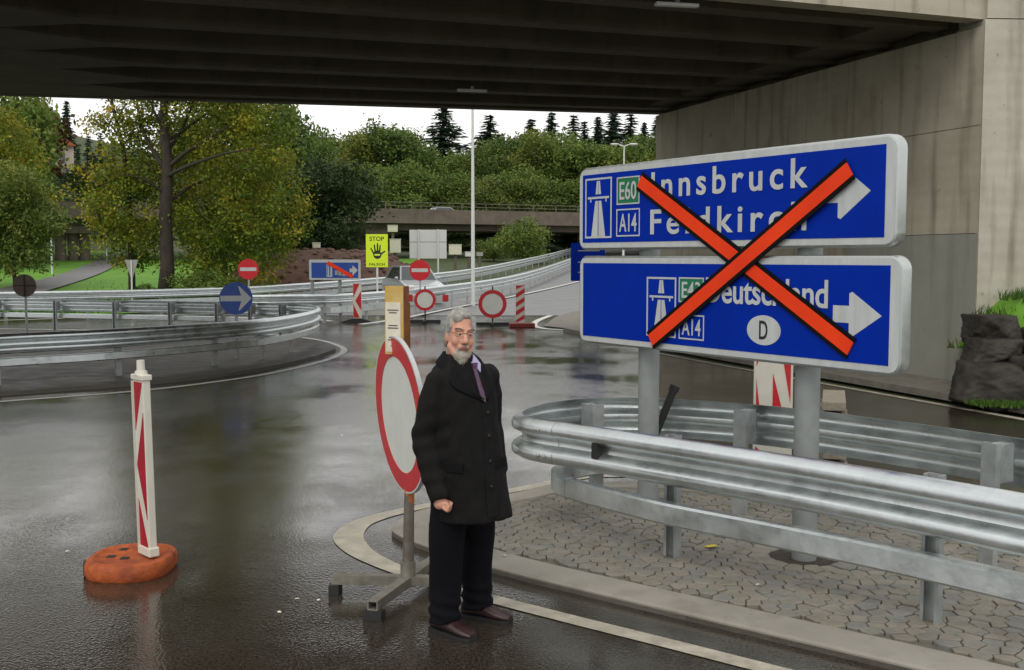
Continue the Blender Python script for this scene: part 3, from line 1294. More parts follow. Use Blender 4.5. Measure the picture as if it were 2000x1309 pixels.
flat = lambda z: (lambda p: z)
# right loop round the big sign
RT = .87
rl_px = [(2140, 986), (2000, 962), (1750, 920), (1500, 881), (1250, 845), (1120, 826), (1055, 817), (1028, 811), (1024, 804), (1042, 795), (1085, 785), (1160, 778),
         (1270, 778), (1400, 785), (1500, 793), (1620, 806), (1800, 829), (2000, 858), (2150, 882)]
rl = catmull([G(px, py, RT) for px, py in rl_px], 6)
lower_px = [(2140, 1150), (2000, 1120), (1750, 1066), (1500, 1017), (1310, 981), (1200, 955), (1135, 939), (1103, 929), (1089, 919), (1092, 908), (1118, 897), (1175, 889), (1260, 886)]
lo = catmull([G(px, py, .46) for px, py in lower_px], 5)
gr = thing('guard_rail_loop', 'bright galvanised guard rail loop curving around the big blue sign', 'guard rail')


def on_path(path, px, ztop, lo_i, hi_i):
    n = len(path)
    rng = range(int(lo_i * n), int(hi_i * n))
    return path[min(rng, key=lambda k: abs(pxx((path[k].x, path[k].y, ztop)) - px))]


posts = [on_path(rl, x, RT, 0, .42) for x in (2120, 1795, 1290)] + [on_path(rl, x, RT, .5, 1) for x in (1150, 1462, 1958)]
guard_rail(gr, rl, +1 if False else -1, RT - IZ, flat(IZ), step=3.4, posts=posts, lower=lo, lower_top=.455 - IZ, lower_h=.14, spacer=.14)
# dark reflector in the beam's groove
d_ = on_path(rl, 1168, RT, 0, .42)
j = min(range(len(rl)), key=lambda k: (rl[k] - d_).length)
dd = (rl[j + 1] - rl[j - 1]).normalized()
ss = Vector((dd.y, -dd.x, 0)) * -1
box('reflector', Vector((d_.x, d_.y, RT - .155)) + ss * .045, (.05, .05, .10), 'rubber_black', gr, rot=Matrix.Rotation(math.atan2(dd.y, dd.x), 3, 'Z'))

# left loop on the tarred island
LT = .85
ll_px = [(-260, 668), (0, 652), (200, 643), (430, 629), (525, 621), (590, 611), (618, 603), (614, 597), (585, 594), (520, 592), (430, 590), (230, 587), (0, 584), (-200, 582)]
ll = catmull([G(px, py, LT) for px, py in ll_px], 6)
gl = thing('guard_rail_loop', 'grey steel guard rail loop around the tarred island behind the blue arrow sign', 'guard rail')
lposts = [on_path(ll, x, LT, 0, .5) for x in (-170, 12, 248, 417, 528, 578)] + [on_path(ll, x, LT, .55, 1) for x in (560, 500, 430, 335, 228, 105, 2, -110)]
lin = [Vector((p.x, p.y, 0)) for p in ll]
guard_rail(gl, ll, +1, LT - .06, flat(.06), step=4.0, posts=lposts, lower=lin, lower_top=.42, spacer=.12, detail=False)

land = lambda p: zt(p[0], p[1])
# outer rail along the grass, running on up the ramp
ol = catmull([(-34, 30.3, 0), (-24, 32.4, 0), (-16.6, 34.9, 0), (-10.9, 39.8, 0), (-9.0, 43.5, 0), (-6.5, 51, 0), (-3.1, 61, 0), (.7, 80, 0), (5.0, 101, 0), (9.5, 128, 0)], 6)
go = thing('guard_rail', 'long galvanised guard rail beside the grass slope and up the left of the ramp', 'guard rail')
guard_rail(go, ol, +1, .86, land, step=6, post_step=2.6, lower=[p for p in ol], lower_top=.50, lower_h=.2, spacer=.10, detail=False)
# median rail of the ramp
mlp = catmull([(-7.7, 31.9, 0), (-6.6, 32.2, 0), (-4.9, 33.6, 0), (-2.7, 41.4, 0), (0.1, 54, 0), (4.5, 82, 0), (9.5, 110, 0)], 6)
gm = thing('guard_rail', 'galvanised double guard rail dividing the two lanes of the ramp', 'guard rail')
guard_rail(gm, mlp, +1, .88, land, step=6, post_step=2.2, lower=[p for p in mlp], lower_top=.50, lower_h=.22, spacer=.08, detail=False)

# ================================================================== THE BIG BLUE DIRECTION SIGN
SL, SR = Vector((.5386, 8.70, 0)), Vector((2.207, 6.14, 0))
sdirv = (SR - SL).normalized()
SW = (SR - SL).length
sang = math.atan2(sdirv.y, sdirv.x)
sq = Vector((sdirv.y, -sdirv.x, 0))      # front side


def uv(px, py):                          # face coordinates (metres along the panel, height)
    d = ray(px, py)
    # intersect with the plane through SL
    den = d.x * sq.x + d.y * sq.y
    t = (SL.x * sq.x + SL.y * sq.y) / den
    p = Vector((d.x * t, d.y * t, CAM_H + d.z * t))
    return ((p - SL).dot(sdirv), p.z)


def zuv(zx, zy):                         # from the enlarged survey picture
    return uv(1120 + zx / 2.567, 240 + zy / 2.567)


def rect(zx0, zy0, zx1, zy1):
    a, c = zuv(zx0, zy0), zuv(zx1, zy1)
    return a[0], c[0], c[1], a[1]


bs = thing('direction_sign', 'big blue motorway sign with two panels on grey posts inside the guard rail loop', 'road sign', (SL.x, SL.y, 0), sang)
for u_ in (PU1, PU2):
    MB().tube([(u_, .17, IZ - .03), (u_, .17, 2.62)], .080, 24).build('post', 'post_paint', bs, smooth='auto')


def lane_icon(x0, x1, z0, z1, parent):
    w = x1 - x0
    h = z1 - z0
    frame_outline('icon_frame', x0, x1, z0, z1, .014, -.008, .002, 'sign_white', parent)
    cx = (x0 + x1) / 2
    f = lambda a: cx + a * w
    g = lambda a: z0 + a * h
    ic = MB()
    for sg in (-1, 1):
        ic.prism([(f(.016 * sg), g(.03)), (f(.26 * sg), g(.03)), (f(.11 * sg), g(.62)), (f(.012 * sg), g(.62))], -.008, -.006)
        ic.prism([(f(.010 * sg), g(.73)), (f(.10 * sg), g(.73)), (f(.055 * sg), g(.95)), (f(.008 * sg), g(.95))], -.008, -.006)
    ic.prism([(f(-.40), g(.655)), (f(.40), g(.655)), (f(.40), g(.69)), (f(-.40), g(.69))], -.008, -.006)
    for sg in (-1, 1):
        ic.prism([(f(.27 * sg), g(.60)), (f(.31 * sg), g(.60)), (f(.31 * sg), g(.655)), (f(.27 * sg), g(.655))], -.008, -.006)
    ic.build('motorway_symbol', 'sign_white', parent)


def arrow(tip, L, H, parent, m='sign_white', y=-.008, sx=1):
    x, z = tip
    o_ = [(x, z), (x - L * .60, z + H * .5), (x - L * .66, z + H * .47), (x - L * .66, z + H * .19), (x - L, z + H * .19), (x - L, z - H * .19), (x - L * .66, z - H * .19),
          (x - L * .66, z - H * .47), (x - L * .60, z - H * .5)]
    return plate('arrow', o_, y, .002, m, parent)


def number_box(zr, body, green, parent):
    x0, x1, z0, z1 = zr
    if green:
        plate('number_field', [(x0 + .004, z0 + .004), (x1 - .004, z0 + .004), (x1 - .004, z1 - .004), (x0 + .004, z1 - .004)], -.0065, .001, 'sign_green', parent)
    frame_outline('number_frame', x0, x1, z0, z1, .010, -.009, .0015, 'sign_white', parent)
    w, h = x1 - x0, z1 - z0
    text('lettering', body, x0 + w * .13, x1 - w * .13, z0 + h * .17, z1 - h * .17, -.009, 'sign_white', parent, th=.001, bold=.012)


zU0, zU1 = (uv(1130, 488)[1] + uv(1750, 484)[1]) / 2, (uv(1130, 330)[1] + uv(1745, 260)[1]) / 2
zL0, zL1 = (uv(1132, 668)[1] + uv(1765, 738)[1]) / 2, (uv(1132, 503)[1] + uv(1755, 494)[1]) / 2
panels = {}
for nm, x0, x1, z0, z1 in (('upper_panel', 0.0, SW - .02, zU0, zU1), ('lower_panel', .01, SW + .03, zL0, zL1)):
    body = MB().prism(rrect(x0, x1, z0, z1, .085), 0, .085).build(nm, 'aluminium', bs, smooth='auto', bevel=.014)
    plate('white_border', rrect(x0 + .017, x1 - .017, z0 + .017, z1 - .017, .068), -.003, .004, 'sign_white', body)
    plate('blue_face', [(x0 + .058, z0 + .058), (x1 - .085, z0 + .058), (x1 - .085, z1 - .058), (x0 + .058, z1 - .058)], -.006, .004, 'sign_blue', body)
    for zz in (z0 + .15, z1 - .15):
        box('clamp_rail', ((x0 + x1) / 2, .09, zz), (x1 - x0 - .3, .02, .05), 'aluminium', body)
    panels[nm] = body
U, Lo = panels['upper_panel'], panels['lower_panel']
lane_icon(*rect(64, 283, 194, 577), U)
number_box(rect(222, 275, 335, 405), 'E60', True, U)
number_box(rect(220, 434, 336, 568), 'A14', False, U)


def word(body, zx0, zy_base0, zx1, zy_base1, zy_top1, parent, spacing, bold=.017):
    a, c, t = zuv(zx0, zy_base0), zuv(zx1, zy_base1), zuv(zx1, zy_top1)
    zb = (a[1] + c[1]) / 2
    text('lettering', body, a[0], c[0], zb, zb + (t[1] - c[1]), -.0085, 'sign_white', parent, spacing, bold=bold)


word('Innsbruck', 395, 372, 1180, 334, 180, U, 1.32)
word('Feldkirch', 390, 562, 1172, 540, 392, U, 1.32)
arrow(zuv(1495, 340), .36, (zuv(1335, 208)[1] - zuv(1335, 475)[1]), U)
lane_icon(*rect(372, 772, 516, 1080), Lo)
number_box(rect(533, 774, 657, 905), 'E43', True, Lo)
number_box(rect(533, 958, 658, 1094), 'A14', False, Lo)
word('Deutschland', 668, 908, 1280, 924, 780, Lo, .98)
ax = zuv(1550, 970)
arrow(ax, ax[0] - zuv(1305, 960)[0], (zuv(1400, 845)[1] - zuv(1405, 1072)[1]), Lo)
oc = zuv(957, 1040)
plate('country_oval', circ(oc[0], oc[1], zuv(1043, 1040)[0] - oc[0], (zuv(957, 965)[1] - zuv(957, 1115)[1]) / 2), -.008, .002, 'sign_white', Lo)
text('lettering', 'D', zuv(936, 1040)[0], zuv(978, 1040)[0], zuv(957, 1086)[1], zuv(957, 992)[1], -.0095, 'sign_black', Lo, th=.001, bold=.01)

# orange cross taped over both panels
cr_ = thing('cancellation_cross', 'orange cross with black edges fixed over both panels of the big blue sign', 'cross', (SL.x, SL.y, 0), sang)
for k, (a, c) in enumerate(((zuv(340, 292), zuv(1398, 1132)), (zuv(402, 1090), zuv(1402, 232)))):
    a, c = Vector((a[0], 0, a[1])), Vector((c[0], 0, c[1]))
    d = (c - a).normalized()
    n_ = Vector((-d.z, 0, d.x))
    y0 = -.020 - .014 * k

    def bar(w0, w1, ya, yb, name, m, parent, e=0.0):
        qs = [a - d * e + n_ * w0, c + d * e + n_ * w0, c + d * e + n_ * w1, a - d * e + n_ * w1]
        return MB().prism([(q.x, q.z) for q in qs], ya, yb).build(name, m, parent)

    bo = bar(-.045, .045, y0, y0 + .010, 'bar', 'tape_orange', cr_)
    bar(.045, .072, y0 + .001, y0 + .009, 'black_edge', 'tape_black', bo, .004)
    bar(-.072, -.045, y0 + .001, y0 + .009, 'black_edge', 'tape_black', bo, .004)

# ================================================================== SMALLER SIGNS


def post_to(parent, x, y, z0, z1, r, m='steel_dull', name='post', n=12):
    return MB().tube([(x, y, z0), (x, y, z1)], r, n).build(name, m, parent, smooth='auto')


# leaning prohibition sign on cross-foot stand
fc = G(797, 1128, .10)
fc.z = 0
pr = thing('prohibition_sign', 'large red ringed disc sign with yellow top box on a cross foot beside the man', 'road sign', fc)
pole_tilt = -.012
zc_d = 1.075
DR = .458
MB().tube([(0, 0, .12), (.012, .01, .70)], [.036, .028], 12).build('pole', 'pole_grey', pr, smooth='auto')
MB().tube([(.0095, .008, .545), (.0115, .0095, .66)], [.0305, .0295], 12).build('pole_collar', 'pole_orange', pr, smooth='auto')
MB().box((-.004, .045, 1.20), (.03, .04, 1.06), Matrix.Rotation(R(-28), 3, 'Z')).build('mast', 'post_brown', pr)
tb = thing  # (kept short)
ri = Matrix.Translation((-.046, 0, zc_d)) @ Matrix.Rotation(R(-4.5), 4, 'Y') @ Matrix.Rotation(R(-66.5), 4, 'Z')


def rim_disc(name, r, y0, y1, m, parent, mtx, hole=None, n=56):
    b = MB()
    if hole is None:
        b.prism(circ(0, 0, r, n=n), y0, y1)
    else:
        a, c = circ(0, 0, r, n=n), circ(0, 0, hole, n=n)
        vs = [(x, y0, z) for x, z in a] + [(x, y0, z) for x, z in c] + [(x, y1, z) for x, z in a] + [(x, y1, z) for x, z in c]
        fs = []
        for i in range(n):
            j = (i + 1) % n
            fs += [(i, j, n + j, n + i), (2 * n + i, 3 * n + i, 3 * n + j, 2 * n + j), (i, 2 * n + i, 2 * n + j, j), (n + i, n + j, 3 * n + j, 3 * n + i)]
        b.add(vs, fs)
    b.v = [tuple(mtx @ Vector(v)) for v in b.v]
    return b.build(name, m, parent)


dsk = rim_disc('disc', DR, 0, .012, 'disc_white', pr, ri)
rim_disc('rim', DR + .008, -.004, .022, 'sign_white', dsk, ri, hole=DR - .003)
rim_disc('red_ring', DR - .004, -.004, .003, 'sign_red', dsk, ri, hole=.345)
# yellow top box with a paper notice
bx_rot = R(-24)
bt = Matrix.Translation((-.060, .035, 1.63)) @ Matrix.Rotation(bx_rot, 4, 'Z')
bb = MB().box((0, 0, 0), (.125, .055, .40))
bb.v = [tuple(bt @ Vector(v)) for v in bb.v]
topbox = bb.build('notice_board', 'post_yellow', pr)
for (c, s, m_, nm) in (((.0655, 0, 0), (.006, .058, .40), 'post_brown', 'side_strip'), ((-.006, -.0295, -.04), (.100, .004, .29), 'paper', 'paper_notice')):
    q = MB().box(c, s)
    q.v = [tuple(bt @ Vector(v)) for v in q.v]
    q.build(nm, m_, topbox)
for zz, wl in ((.06, .075), (.045, .05), (-.03, .06), (-.045, .07), (-.10, .055), (-.115, .07), (-.15, .03)):
    q = MB().box((-.006, -.0325, zz), (wl, .002, .006))
    q.v = [tuple(bt @ Vector(v)) for v in q.v]
    q.build('printed_line', 'ink', topbox)
# cross foot, open square tubes
for k, (ex, ey) in enumerate(((-.47, .03), (-.155, -.49), (.50, -.06), (.14, .46))):
    e = Vector((ex, ey, 0))
    a = math.atan2(ey, ex)
    L = e.length
    r_ = Matrix.Rotation(a, 3, 'Z')
    s = MB()
    w, h, t = .062, .055, .007
    for (cy, cz, sy, sz) in ((0, -h / 2 + t / 2, w, t), (0, h / 2 - t / 2, w, t), (-w / 2 + t / 2, 0, t, h - 2 * t), (w / 2 - t / 2, 0, t, h - 2 * t)):
        s.box(e * .5 + r_ @ Vector((.0, cy, 0)) + Vector((0, 0, .085 + cz)), (L - .03, sy, sz), r_)
    ft = s.build('foot_beam', 'beam_zinc', pr)
    pe = e * .93
    box('foot_pad', (pe.x, pe.y, .029), (.06, .11, .056), 'rubber_black', ft, rot=r_)
MB().tube([(0, 0, .05), (0, 0, .20)], .045, 12).build('socket', 'beam_zinc', pr, smooth='auto')

# foreground guide beacon on an orange rubber foot
bc = G(258, 1113, .0)
be = thing('guide_beacon', 'tall narrow red and white beacon standing in an orange rubber foot on wet asphalt', 'beacon', bc)
fo = []
for k in range(36):
    a = 2 * math.pi * k / 36
    ca, sa_ = math.cos(a), math.sin(a)
    e_ = 2 / 2.6
    fo.append((.265 * math.copysign(abs(ca) ** e_, ca), .30 * math.copysign(abs(sa_) ** e_, sa_)))
fb = MB()
rings = [(.96, 0.0), (1.0, .02), (1.0, .075), (.95, .098), (.82, .106), (.77, .094), (.0, .094)]
vs, fs = [], []
n = len(fo)
for s_, z in rings[:-1]:
    vs += [(x * s_, y * s_, z) for x, y in fo]
for i in range(len(rings) - 2):
    for j in range(n):
        fs.append((i * n + j, i * n + (j + 1) % n, (i + 1) * n + (j + 1) % n, (i + 1) * n + j))
fs.append(tuple(range((len(rings) - 2) * n, (len(rings) - 1) * n)))
fs.append(tuple(range(n - 1, -1, -1)))
foot = fb.add(vs, fs).build('rubber_foot', 'rubber_orange', be, smooth='auto')
for (x, y) in ((-.12, -.03), (-.02, -.07), (-.10, .14)):
    box('socket_hole', (x, y, .095), (.05, .05, .006), 'rubber_black', foot)
box('grip_notch', (-.240, -.11, .045), (.05, .10, .07), 'rubber_black', foot, rot=Matrix.Rotation(R(20), 3, 'Z'))


def chevron(parent, w, h, z0, y, m, th=.002, per=.42, flip=1):
    """arrow-pattern red fields on a beacon face, point to the left"""
    out = []
    zm = z0 + h * .5
    a = h * .5
    # middle arrow head, upper and lower strips
    sets = [[(-w / 2, zm), (w / 2, zm + a * .62), (w / 2, zm - a * .62)],
            [(-w / 2, zm + a * .40), (w / 2, zm + a * 1.0), (-w / 2, zm + a * 1.0)],
            [(-w / 2, zm - a * .40), (w / 2, zm - a * 1.0), (-w / 2, zm - a * 1.0)]]
    for s in sets:
        out.append(plate('red_field', [(x * flip, z) for x, z in s], y, th, m, parent))
    return out


def body_panel(parent, w, th, z0, z1, mtx, cap=True):
    b = MB().box((0, 0, (z0 + z1) / 2), (w, th, z1 - z0))
    b.v = [tuple(mtx @ Vector(v)) for v in b.v]
    pan = b.build('panel', 'beacon_white', parent, bevel=.006)
    return pan


mt = Matrix.Translation((.118, -.02, 0)) @ Matrix.Rotation(R(-1.0), 4, 'Y') @ Matrix.Rotation(R(-48), 4, 'Z')
pan = body_panel(be, .155, .05, .115, 1.232, mt)


def xplate(name, outline, y, th, m, parent, mtx):
    b = MB().prism(outline, y, y + th)
    b.v = [tuple(mtx @ Vector(v)) for v in b.v]
    return b.build(name, m, parent)


zm, a_ = .685, .54
for s in ([(-.056, zm), (.066, zm + .34), (.066, zm - .34)], [(-.056, zm + .22), (.066, zm + .53), (-.056, zm + .53)], [(-.056, zm - .22), (.066, zm - .53), (-.056, zm - .53)]):
    xplate('red_field', s, -.028, .004, 'beacon_red', pan, mt)
xplate('edge_frame', [(-.078, .16), (-.067, .16), (-.067, 1.22), (-.078, 1.22)], -.036, .02, 'beacon_white', pan, mt)
b = MB().box((0, 0, 1.245), (.172, .07, .035))
b.v = [tuple(mt @ Vector(v)) for v in b.v]
cap_ = b.build('cap', 'beacon_white', pan, bevel=.006)
b = MB().tube([(0, 0, 1.26), (0, 0, 1.285), (0, 0, 1.286), (0, 0, 1.352)], [.042, .036, .026, .024], 16)
b.v = [tuple(mt @ Vector(v)) for v in b.v]
b.build('handle', 'beacon_white', cap_, smooth='auto')
b = MB().box((0, 0, .135), (.18, .07, .06))
b.v = [tuple(mt @ Vector(v)) for v in b.v]
b.build('base_sleeve', 'beacon_white', pan, bevel=.008)

# beacon behind the right guard rail
rbp = Vector((2.26, 9.25, 0))
rb = thing('guide_beacon', 'red and white beacon panel standing behind the guard rail under the big sign', 'beacon', rbp, R(-8))
pan = body_panel(rb, .33, .05, .08, 1.26, Matrix.Identity(4))
for s in ([(-.145, .50), (-.09, .50), (-.145, .95)], [(-.095, 1.20), (-.145, 1.20), (-.145, 1.06)], [(-.005, .60), (.145, .42), (-.005, 1.0)], [(.06, 1.22), (.145, 1.22), (.145, .74)],
          [(-.145, .12), (.10, .12), (-.145, .36)]):
    plate('red_field', s, -.0285, .004, 'sign_red', pan)
box('rubber_foot', (0, 0, .045), (.62, .36, .09), 'rubber_black', rb, .015)

# stack of boards beside it
stp = Vector((2.93, 9.75, 0))
for k in range(7):
    o = box('timber_board', (stp.x + random.uniform(-.01, .01), stp.y, .055 + k * .107), (.20, .9, .078), 'wood_grey', None, .006, Matrix.Rotation(R(-14 + random.uniform(-3, 3)), 3, 'Z'))
    tag(o, ('grey timber board in the stack behind the guard rail, lowest on the road' if k == 0 else 'grey timber board in the stack behind the guard rail' if k < 6 else 'grey timber board topmost in the stack behind the guard rail'), 'board', 'stacked timber boards')
    if k < 6:
        pass
    q = box('spacer_block', (0, 0, 0), (.05, .7, .029), 'wood_grey', o)
    q.location = (0, 0, 0)
    q.data.transform(Matrix.Translation((stp.x, stp.y, .055 + k * .107 - .0535)))

# black rubber tube behind the first sign post
o = MB().tube([(1.10, 8.35, .52), (1.17, 8.33, .70), (1.275, 8.30, .985)], .03, 12).build('rubber_tube', 'rubber_black', smooth='auto')
bpy.data.objects.remove(o)
tub = thing('black_tube', 'short black rubber tube sticking up slanted behind the sign post', 'tube', (1.06, 8.40, IZ))
MB().tube([(0, 0, 0), (.03, 0, .45), (.21, 0, .905)], [.03, .03, .032], 12).build('tube_body', 'rubber_black', tub, smooth='auto')
MB().tube([(.205, 0, .895), (.225, 0, .94)], [.04, .04], 12).build('tube_collar', 'rubber_black', tub, smooth='auto')

# red debris and the yellow leaf on the paving
db = thing('broken_reflector', 'red broken plastic reflector lying on the island paving behind the front rail', 'debris', (2.42, 10.3, .002))
MB().prism([(-.16, 0), (.16, 0), (.11, .05), (-.05, .065), (-.13, .04)], -.04, .05).build('red_shell', 'sign_red', db, bevel=.01)
box('black_holder', (.12, .02, .02), (.16, .10, .035), 'rubber_black', db, .01)
lf = G(1390, 1068, IZ + .012)
lm = MB().add([(-.055, 0, .001), (-.02, -.035, .006), (.025, -.025, .012), (.06, 0, .002), (.02, .03, .008), (-.02, .028, .004)], [(0, 1, 2, 3), (0, 3, 4, 5)]).build('fallen_leaf', 'leaf_yellow')
lm.location = lf
tag(lm, 'yellow fallen leaf lying on the island paving stones', 'leaf')


for k, (px, py) in enumerate(((580, 1170), (622, 1172), (545, 1196), (132, 1077), (985, 1085), (1480, 1142), (668, 850))):
    o = lm.copy()
    col.objects.link(o)
    o.location = G(px, py, (IZ + .012) if px > 900 else .006)
    o.rotation_euler = (0, 0, k * 1.3)
    o.scale = (.28, .32, .5)
    if k == 0:
        pale = lm.data.copy()
        pale.materials[0] = M['paper']
    o.data = pale
    tag(o, 'tiny pale fallen leaf on the paving stones' if px > 900 else 'tiny pale fallen leaf on the wet asphalt', 'leaf', 'pale leaves on the paving' if px > 900 else 'pale leaves on the asphalt')


def disc_sign(name, label, c, r, kind, post_base, yaw=0.0, group=None, post_r=.03):
    """c: centre, stands on a post"""
    t = thing(name, label, 'road sign', (c.x, c.y, post_base), yaw, group)
    zc = c.z - post_base
    post_to(t, 0, .05, -.05, zc + r * .8, post_r)
    d = MB().prism(circ(0, zc, r), -.01, .01).build('disc', {'noentry': 'sign_red', 'blue': 'sign_blue_dull', 'back': 'disc_back'}[kind], t)
    if kind == 'noentry':
        plate('white_bar', [(-r * .78, zc - r * .17), (r * .78, zc - r * .17), (r * .78, zc + r * .17), (-r * .78, zc + r * .17)], -.014, .005, 'sign_white', d)
    elif kind == 'blue':
        x = r * .93
        H = r * .74
        plate('arrow', [(x, zc), (x - r * .72, zc + H), (x - r * .80, zc + H), (x - r * .62, zc + r * .17), (-x, zc + r * .17), (-x, zc - r * .17), (x - r * .62, zc - r * .17),
                        (x - r * .80, zc - H), (x - r * .72, zc - H)], -.014, .005, 'sign_white', d)
    else:
        box('brace', (0, -.02, zc), (r * 1.9, .018, r * .09), 'rubber_black', d)
        box('brace', (0, -.022, zc), (r * .10, .018, r * 1.9), 'rubber_black', d)
    return t


disc_sign('no_entry_sign', 'round red no entry sign in front of the dark earth heap', P(485, 526, 38), .36, 'noentry', 0.02, R(6))
disc_sign('no_entry_sign', 'round red no entry sign standing in front of the silver car on the ramp', P(820, 528, 38.5), .375, 'noentry', .02, R(-4))
disc_sign('arrow_sign', 'round blue sign with white arrow standing on the tarred island', P(461, 583, 20.5), .31, 'blue', .06, R(18))
disc_sign('round_sign', 'brown back of a round sign with crossed braces beside the left rail loop', P(48, 558, 26), .275, 'back', .06, R(5))

# give-way sign seen from behind
gp = P(257, 525, 40)
gw = thing('give_way_sign', 'grey back of a downward triangle sign on the grass slope', 'road sign', (gp.x, gp.y, zt(gp.x, gp.y)), R(8))
zz = gp.z - zt(gp.x, gp.y)
post_to(gw, 0, -.03, -.05, zz + .3, .03, 'lamp_white')
plate('triangle', [(-.24, zz + .33), (.24, zz + .33), (.03, zz - .36), (-.03, zz - .36)], 0, .02, 'sign_back', gw)

# small blue motorway sign with red bar
sp = P(654, 527, 33)
ss_ = thing('direction_sign', 'small blue motorway sign crossed by one red bar in front of the earth heap', 'road sign', (sp.x, sp.y, 0), R(4))
zz = sp.z
w, h = .78, .31
bo = plate('panel', rrect(-w, w, zz - h, zz + h, .05), 0, .05, 'sign_white', ss_)
plate('blue_face', [(-w + .07, zz - h + .06), (w - .07, zz - h + .06), (w - .07, zz + h - .09), (-w + .07, zz + h - .09)], -.006, .007, 'sign_blue_dull', bo)
frame_outline('icon_frame', -.25, -.08, zz - h + .09, zz + h - .13, .025, -.010, .003, 'sign_white', bo)
for x in (-.19, -.12):
    plate('symbol_bar', [(x - .02, zz - h + .1), (x + .02, zz - h + .1), (x + .012, zz + .12), (x - .012, zz + .12)], -.010, .003, 'sign_white', bo)
for (x0_, x1_, z0_, z1_) in ((0, .09, -.16, -.02), (.11, .20, -.18, -.04), (.23, .32, -.20, -.06), (.35, .42, -.20, -.08)):
    plate('worn_letter', [(x0_, zz + z0_), (x1_, zz + z0_), (x1_, zz + z1_), (x0_, zz + z1_)], -.010, .003, 'sign_back', bo)
arrow((.70, zz - .02), .25, .30, bo, y=-.010)
d = (Vector((.52, zz - .22)) - Vector((-.22, zz + .22))).normalized()
n_ = Vector((-d.y, d.x)) * .055
q0, q1 = Vector((-.22, zz + .22)), Vector((.54, zz - .22))
plate('red_bar', [tuple(q0 - n_), tuple(q1 - n_), tuple(q1 + n_), tuple(q0 + n_)], -.016, .005, 'tape_orange', bo)
for x in (-.70, .14):
    post_to(ss_, x, .10, -.05, zz + h * .7, .055, 'post_paint')

# yellow STOP wrong-way board with a hand
yp = P(736, 490, 44)
yb_ = zt(yp.x, yp.y)
ys = thing('wrong_way_sign', 'bright yellow board with black hand and the word STOP', 'road sign', (yp.x, yp.y, yb_), R(-2))
zz = yp.z - yb_
w, h = .45, .67
pl = plate('board', [(-w, zz - h), (w, zz - h), (w, zz + h), (-w, zz + h)], 0, .03, 'hi_yellow', ys, bevel=.008)
text('lettering', 'STOP', -.30, .30, zz + .40, zz + .58, -.004, 'sign_black', pl, bold=.01)
text('lettering', 'FALSCH', -.32, .32, zz - .60, zz - .50, -.004, 'sign_black', pl, bold=.01)
hb = MB()
hb.prism(circ(.02, zz - .16, .17, .17, 20), -.006, -.002)
for (x0_, x1_, zt_, w_) in ((-.11, -.24, .10, .034), (-.05, -.10, .24, .036), (.03, .03, .29, .038), (.10, .14, .22, .034), (.15, .33, -.02, .036)):
    a, c = Vector((x0_, zz - .14)), Vector((x1_, zz + zt_))
    d = (c - a).normalized()
    n_ = Vector((-d.y, d.x)) * w_
    hb.prism([tuple(a - n_), tuple(c - n_ * .7), tuple(c + d * .03), tuple(c + n_ * .7), tuple(a + n_)], -.0065 - .0003 * len(hb.f) / 40, -.002)
hb.build('hand_symbol', 'sign_black', pl)
plate('palm_bar', [(-.09, zz - .20), (.13, zz - .20), (.13, zz - .13), (-.09, zz - .13)], -.012, .004, 'hi_yellow', pl)
post_to(ys, 0, .06, -.1, zz + .4, .04, 'lamp_white')

# big grey sign back on two posts
gp = P(836, 477, 70)
g0 = zt(gp.x, gp.y)
gb = thing('sign_back', 'large pale grey back of a road sign on two posts beneath the viaduct', 'road sign', (gp.x, gp.y, g0), 0)
zz = gp.z - g0
for (z0_, z1_) in ((zz - .93, zz + .12), (zz + .15, zz + .93)):
    plate('back_sheet', [(-1.2, z0_), (1.2, z0_), (1.2, z1_), (-1.2, z1_)], 0, .06, 'lamp_white', gb)
for x in (-.6, .65):
    post_to(gb, x, -.08, -.1, zz + .95, .06, 'lamp_white')

# blue sign half hidden behind the big sign
hp = P(1150, 512, 30)
hs = thing('blue_sign', 'blue sign edge on two posts showing behind the big blue sign', 'road sign', (hp.x, hp.y, 0), R(-6))
zz = hp.z
hb_ = plate('panel', rrect(-.5, .45, zz - .53, zz + .53, .04), 0, .05, 'sign_blue', hs)
for z_ in (-.3, -.02, .3):
    plate('pale_line', [(-.30, zz + z_), (.3, zz + z_), (.3, zz + z_ + .03), (-.30, zz + z_ + .03)], -.004, .003, 'sign_back', hb_)
for x in (-.2, .25):
    post_to(hs, x, .1, -.05, zz + .4, .05, 'post_paint')

# two small prohibition signs on stands and two road-side beacons at the ramp mouth


def ring_sign(label, c, r, stand, foot=True):
    t = thing('prohibition_sign', label, 'road sign', (c.x, c.y, 0), R(-3))
    d = MB().prism(circ(0, c.z, r), -.008, .008).build('disc', 'disc_white', t)
    rim_disc('red_ring', r, -.014, .002, 'sign_red', d, Matrix.Translation((0, 0, c.z)), hole=r * .74)
    post_to(t, 0, .03, .03, c.z + r + .09, .022, 'rubber_black', 'stand_pole')
    if foot:
        box('foot_bar', (0, .0, .055), (.95, .10, .10), 'rubber_black', t, .01)
        box('foot_bar', (0, .0, .05), (.10, .6, .08), 'rubber_black', t, .01)
    return t


ring_sign('red ringed white disc on a black stand at the ramp mouth beside a striped beacon', P(962, 594, 31.2), .41, True)
t = ring_sign('smaller red ringed disc on a barrier with red reflectors before the median rail', P(830, 586, 32.5), .325, True)
box('barrier_board', (.05, .06, 1.0 - .26), (1.25, .03, .20), 'sign_white', t)
for x in (-.47, .62):
    plate('red_reflector', [(x - .09, .66), (x + .09, .66), (x + .09, .86), (x - .09, .86)], .035, .006, 'sign_red', t)


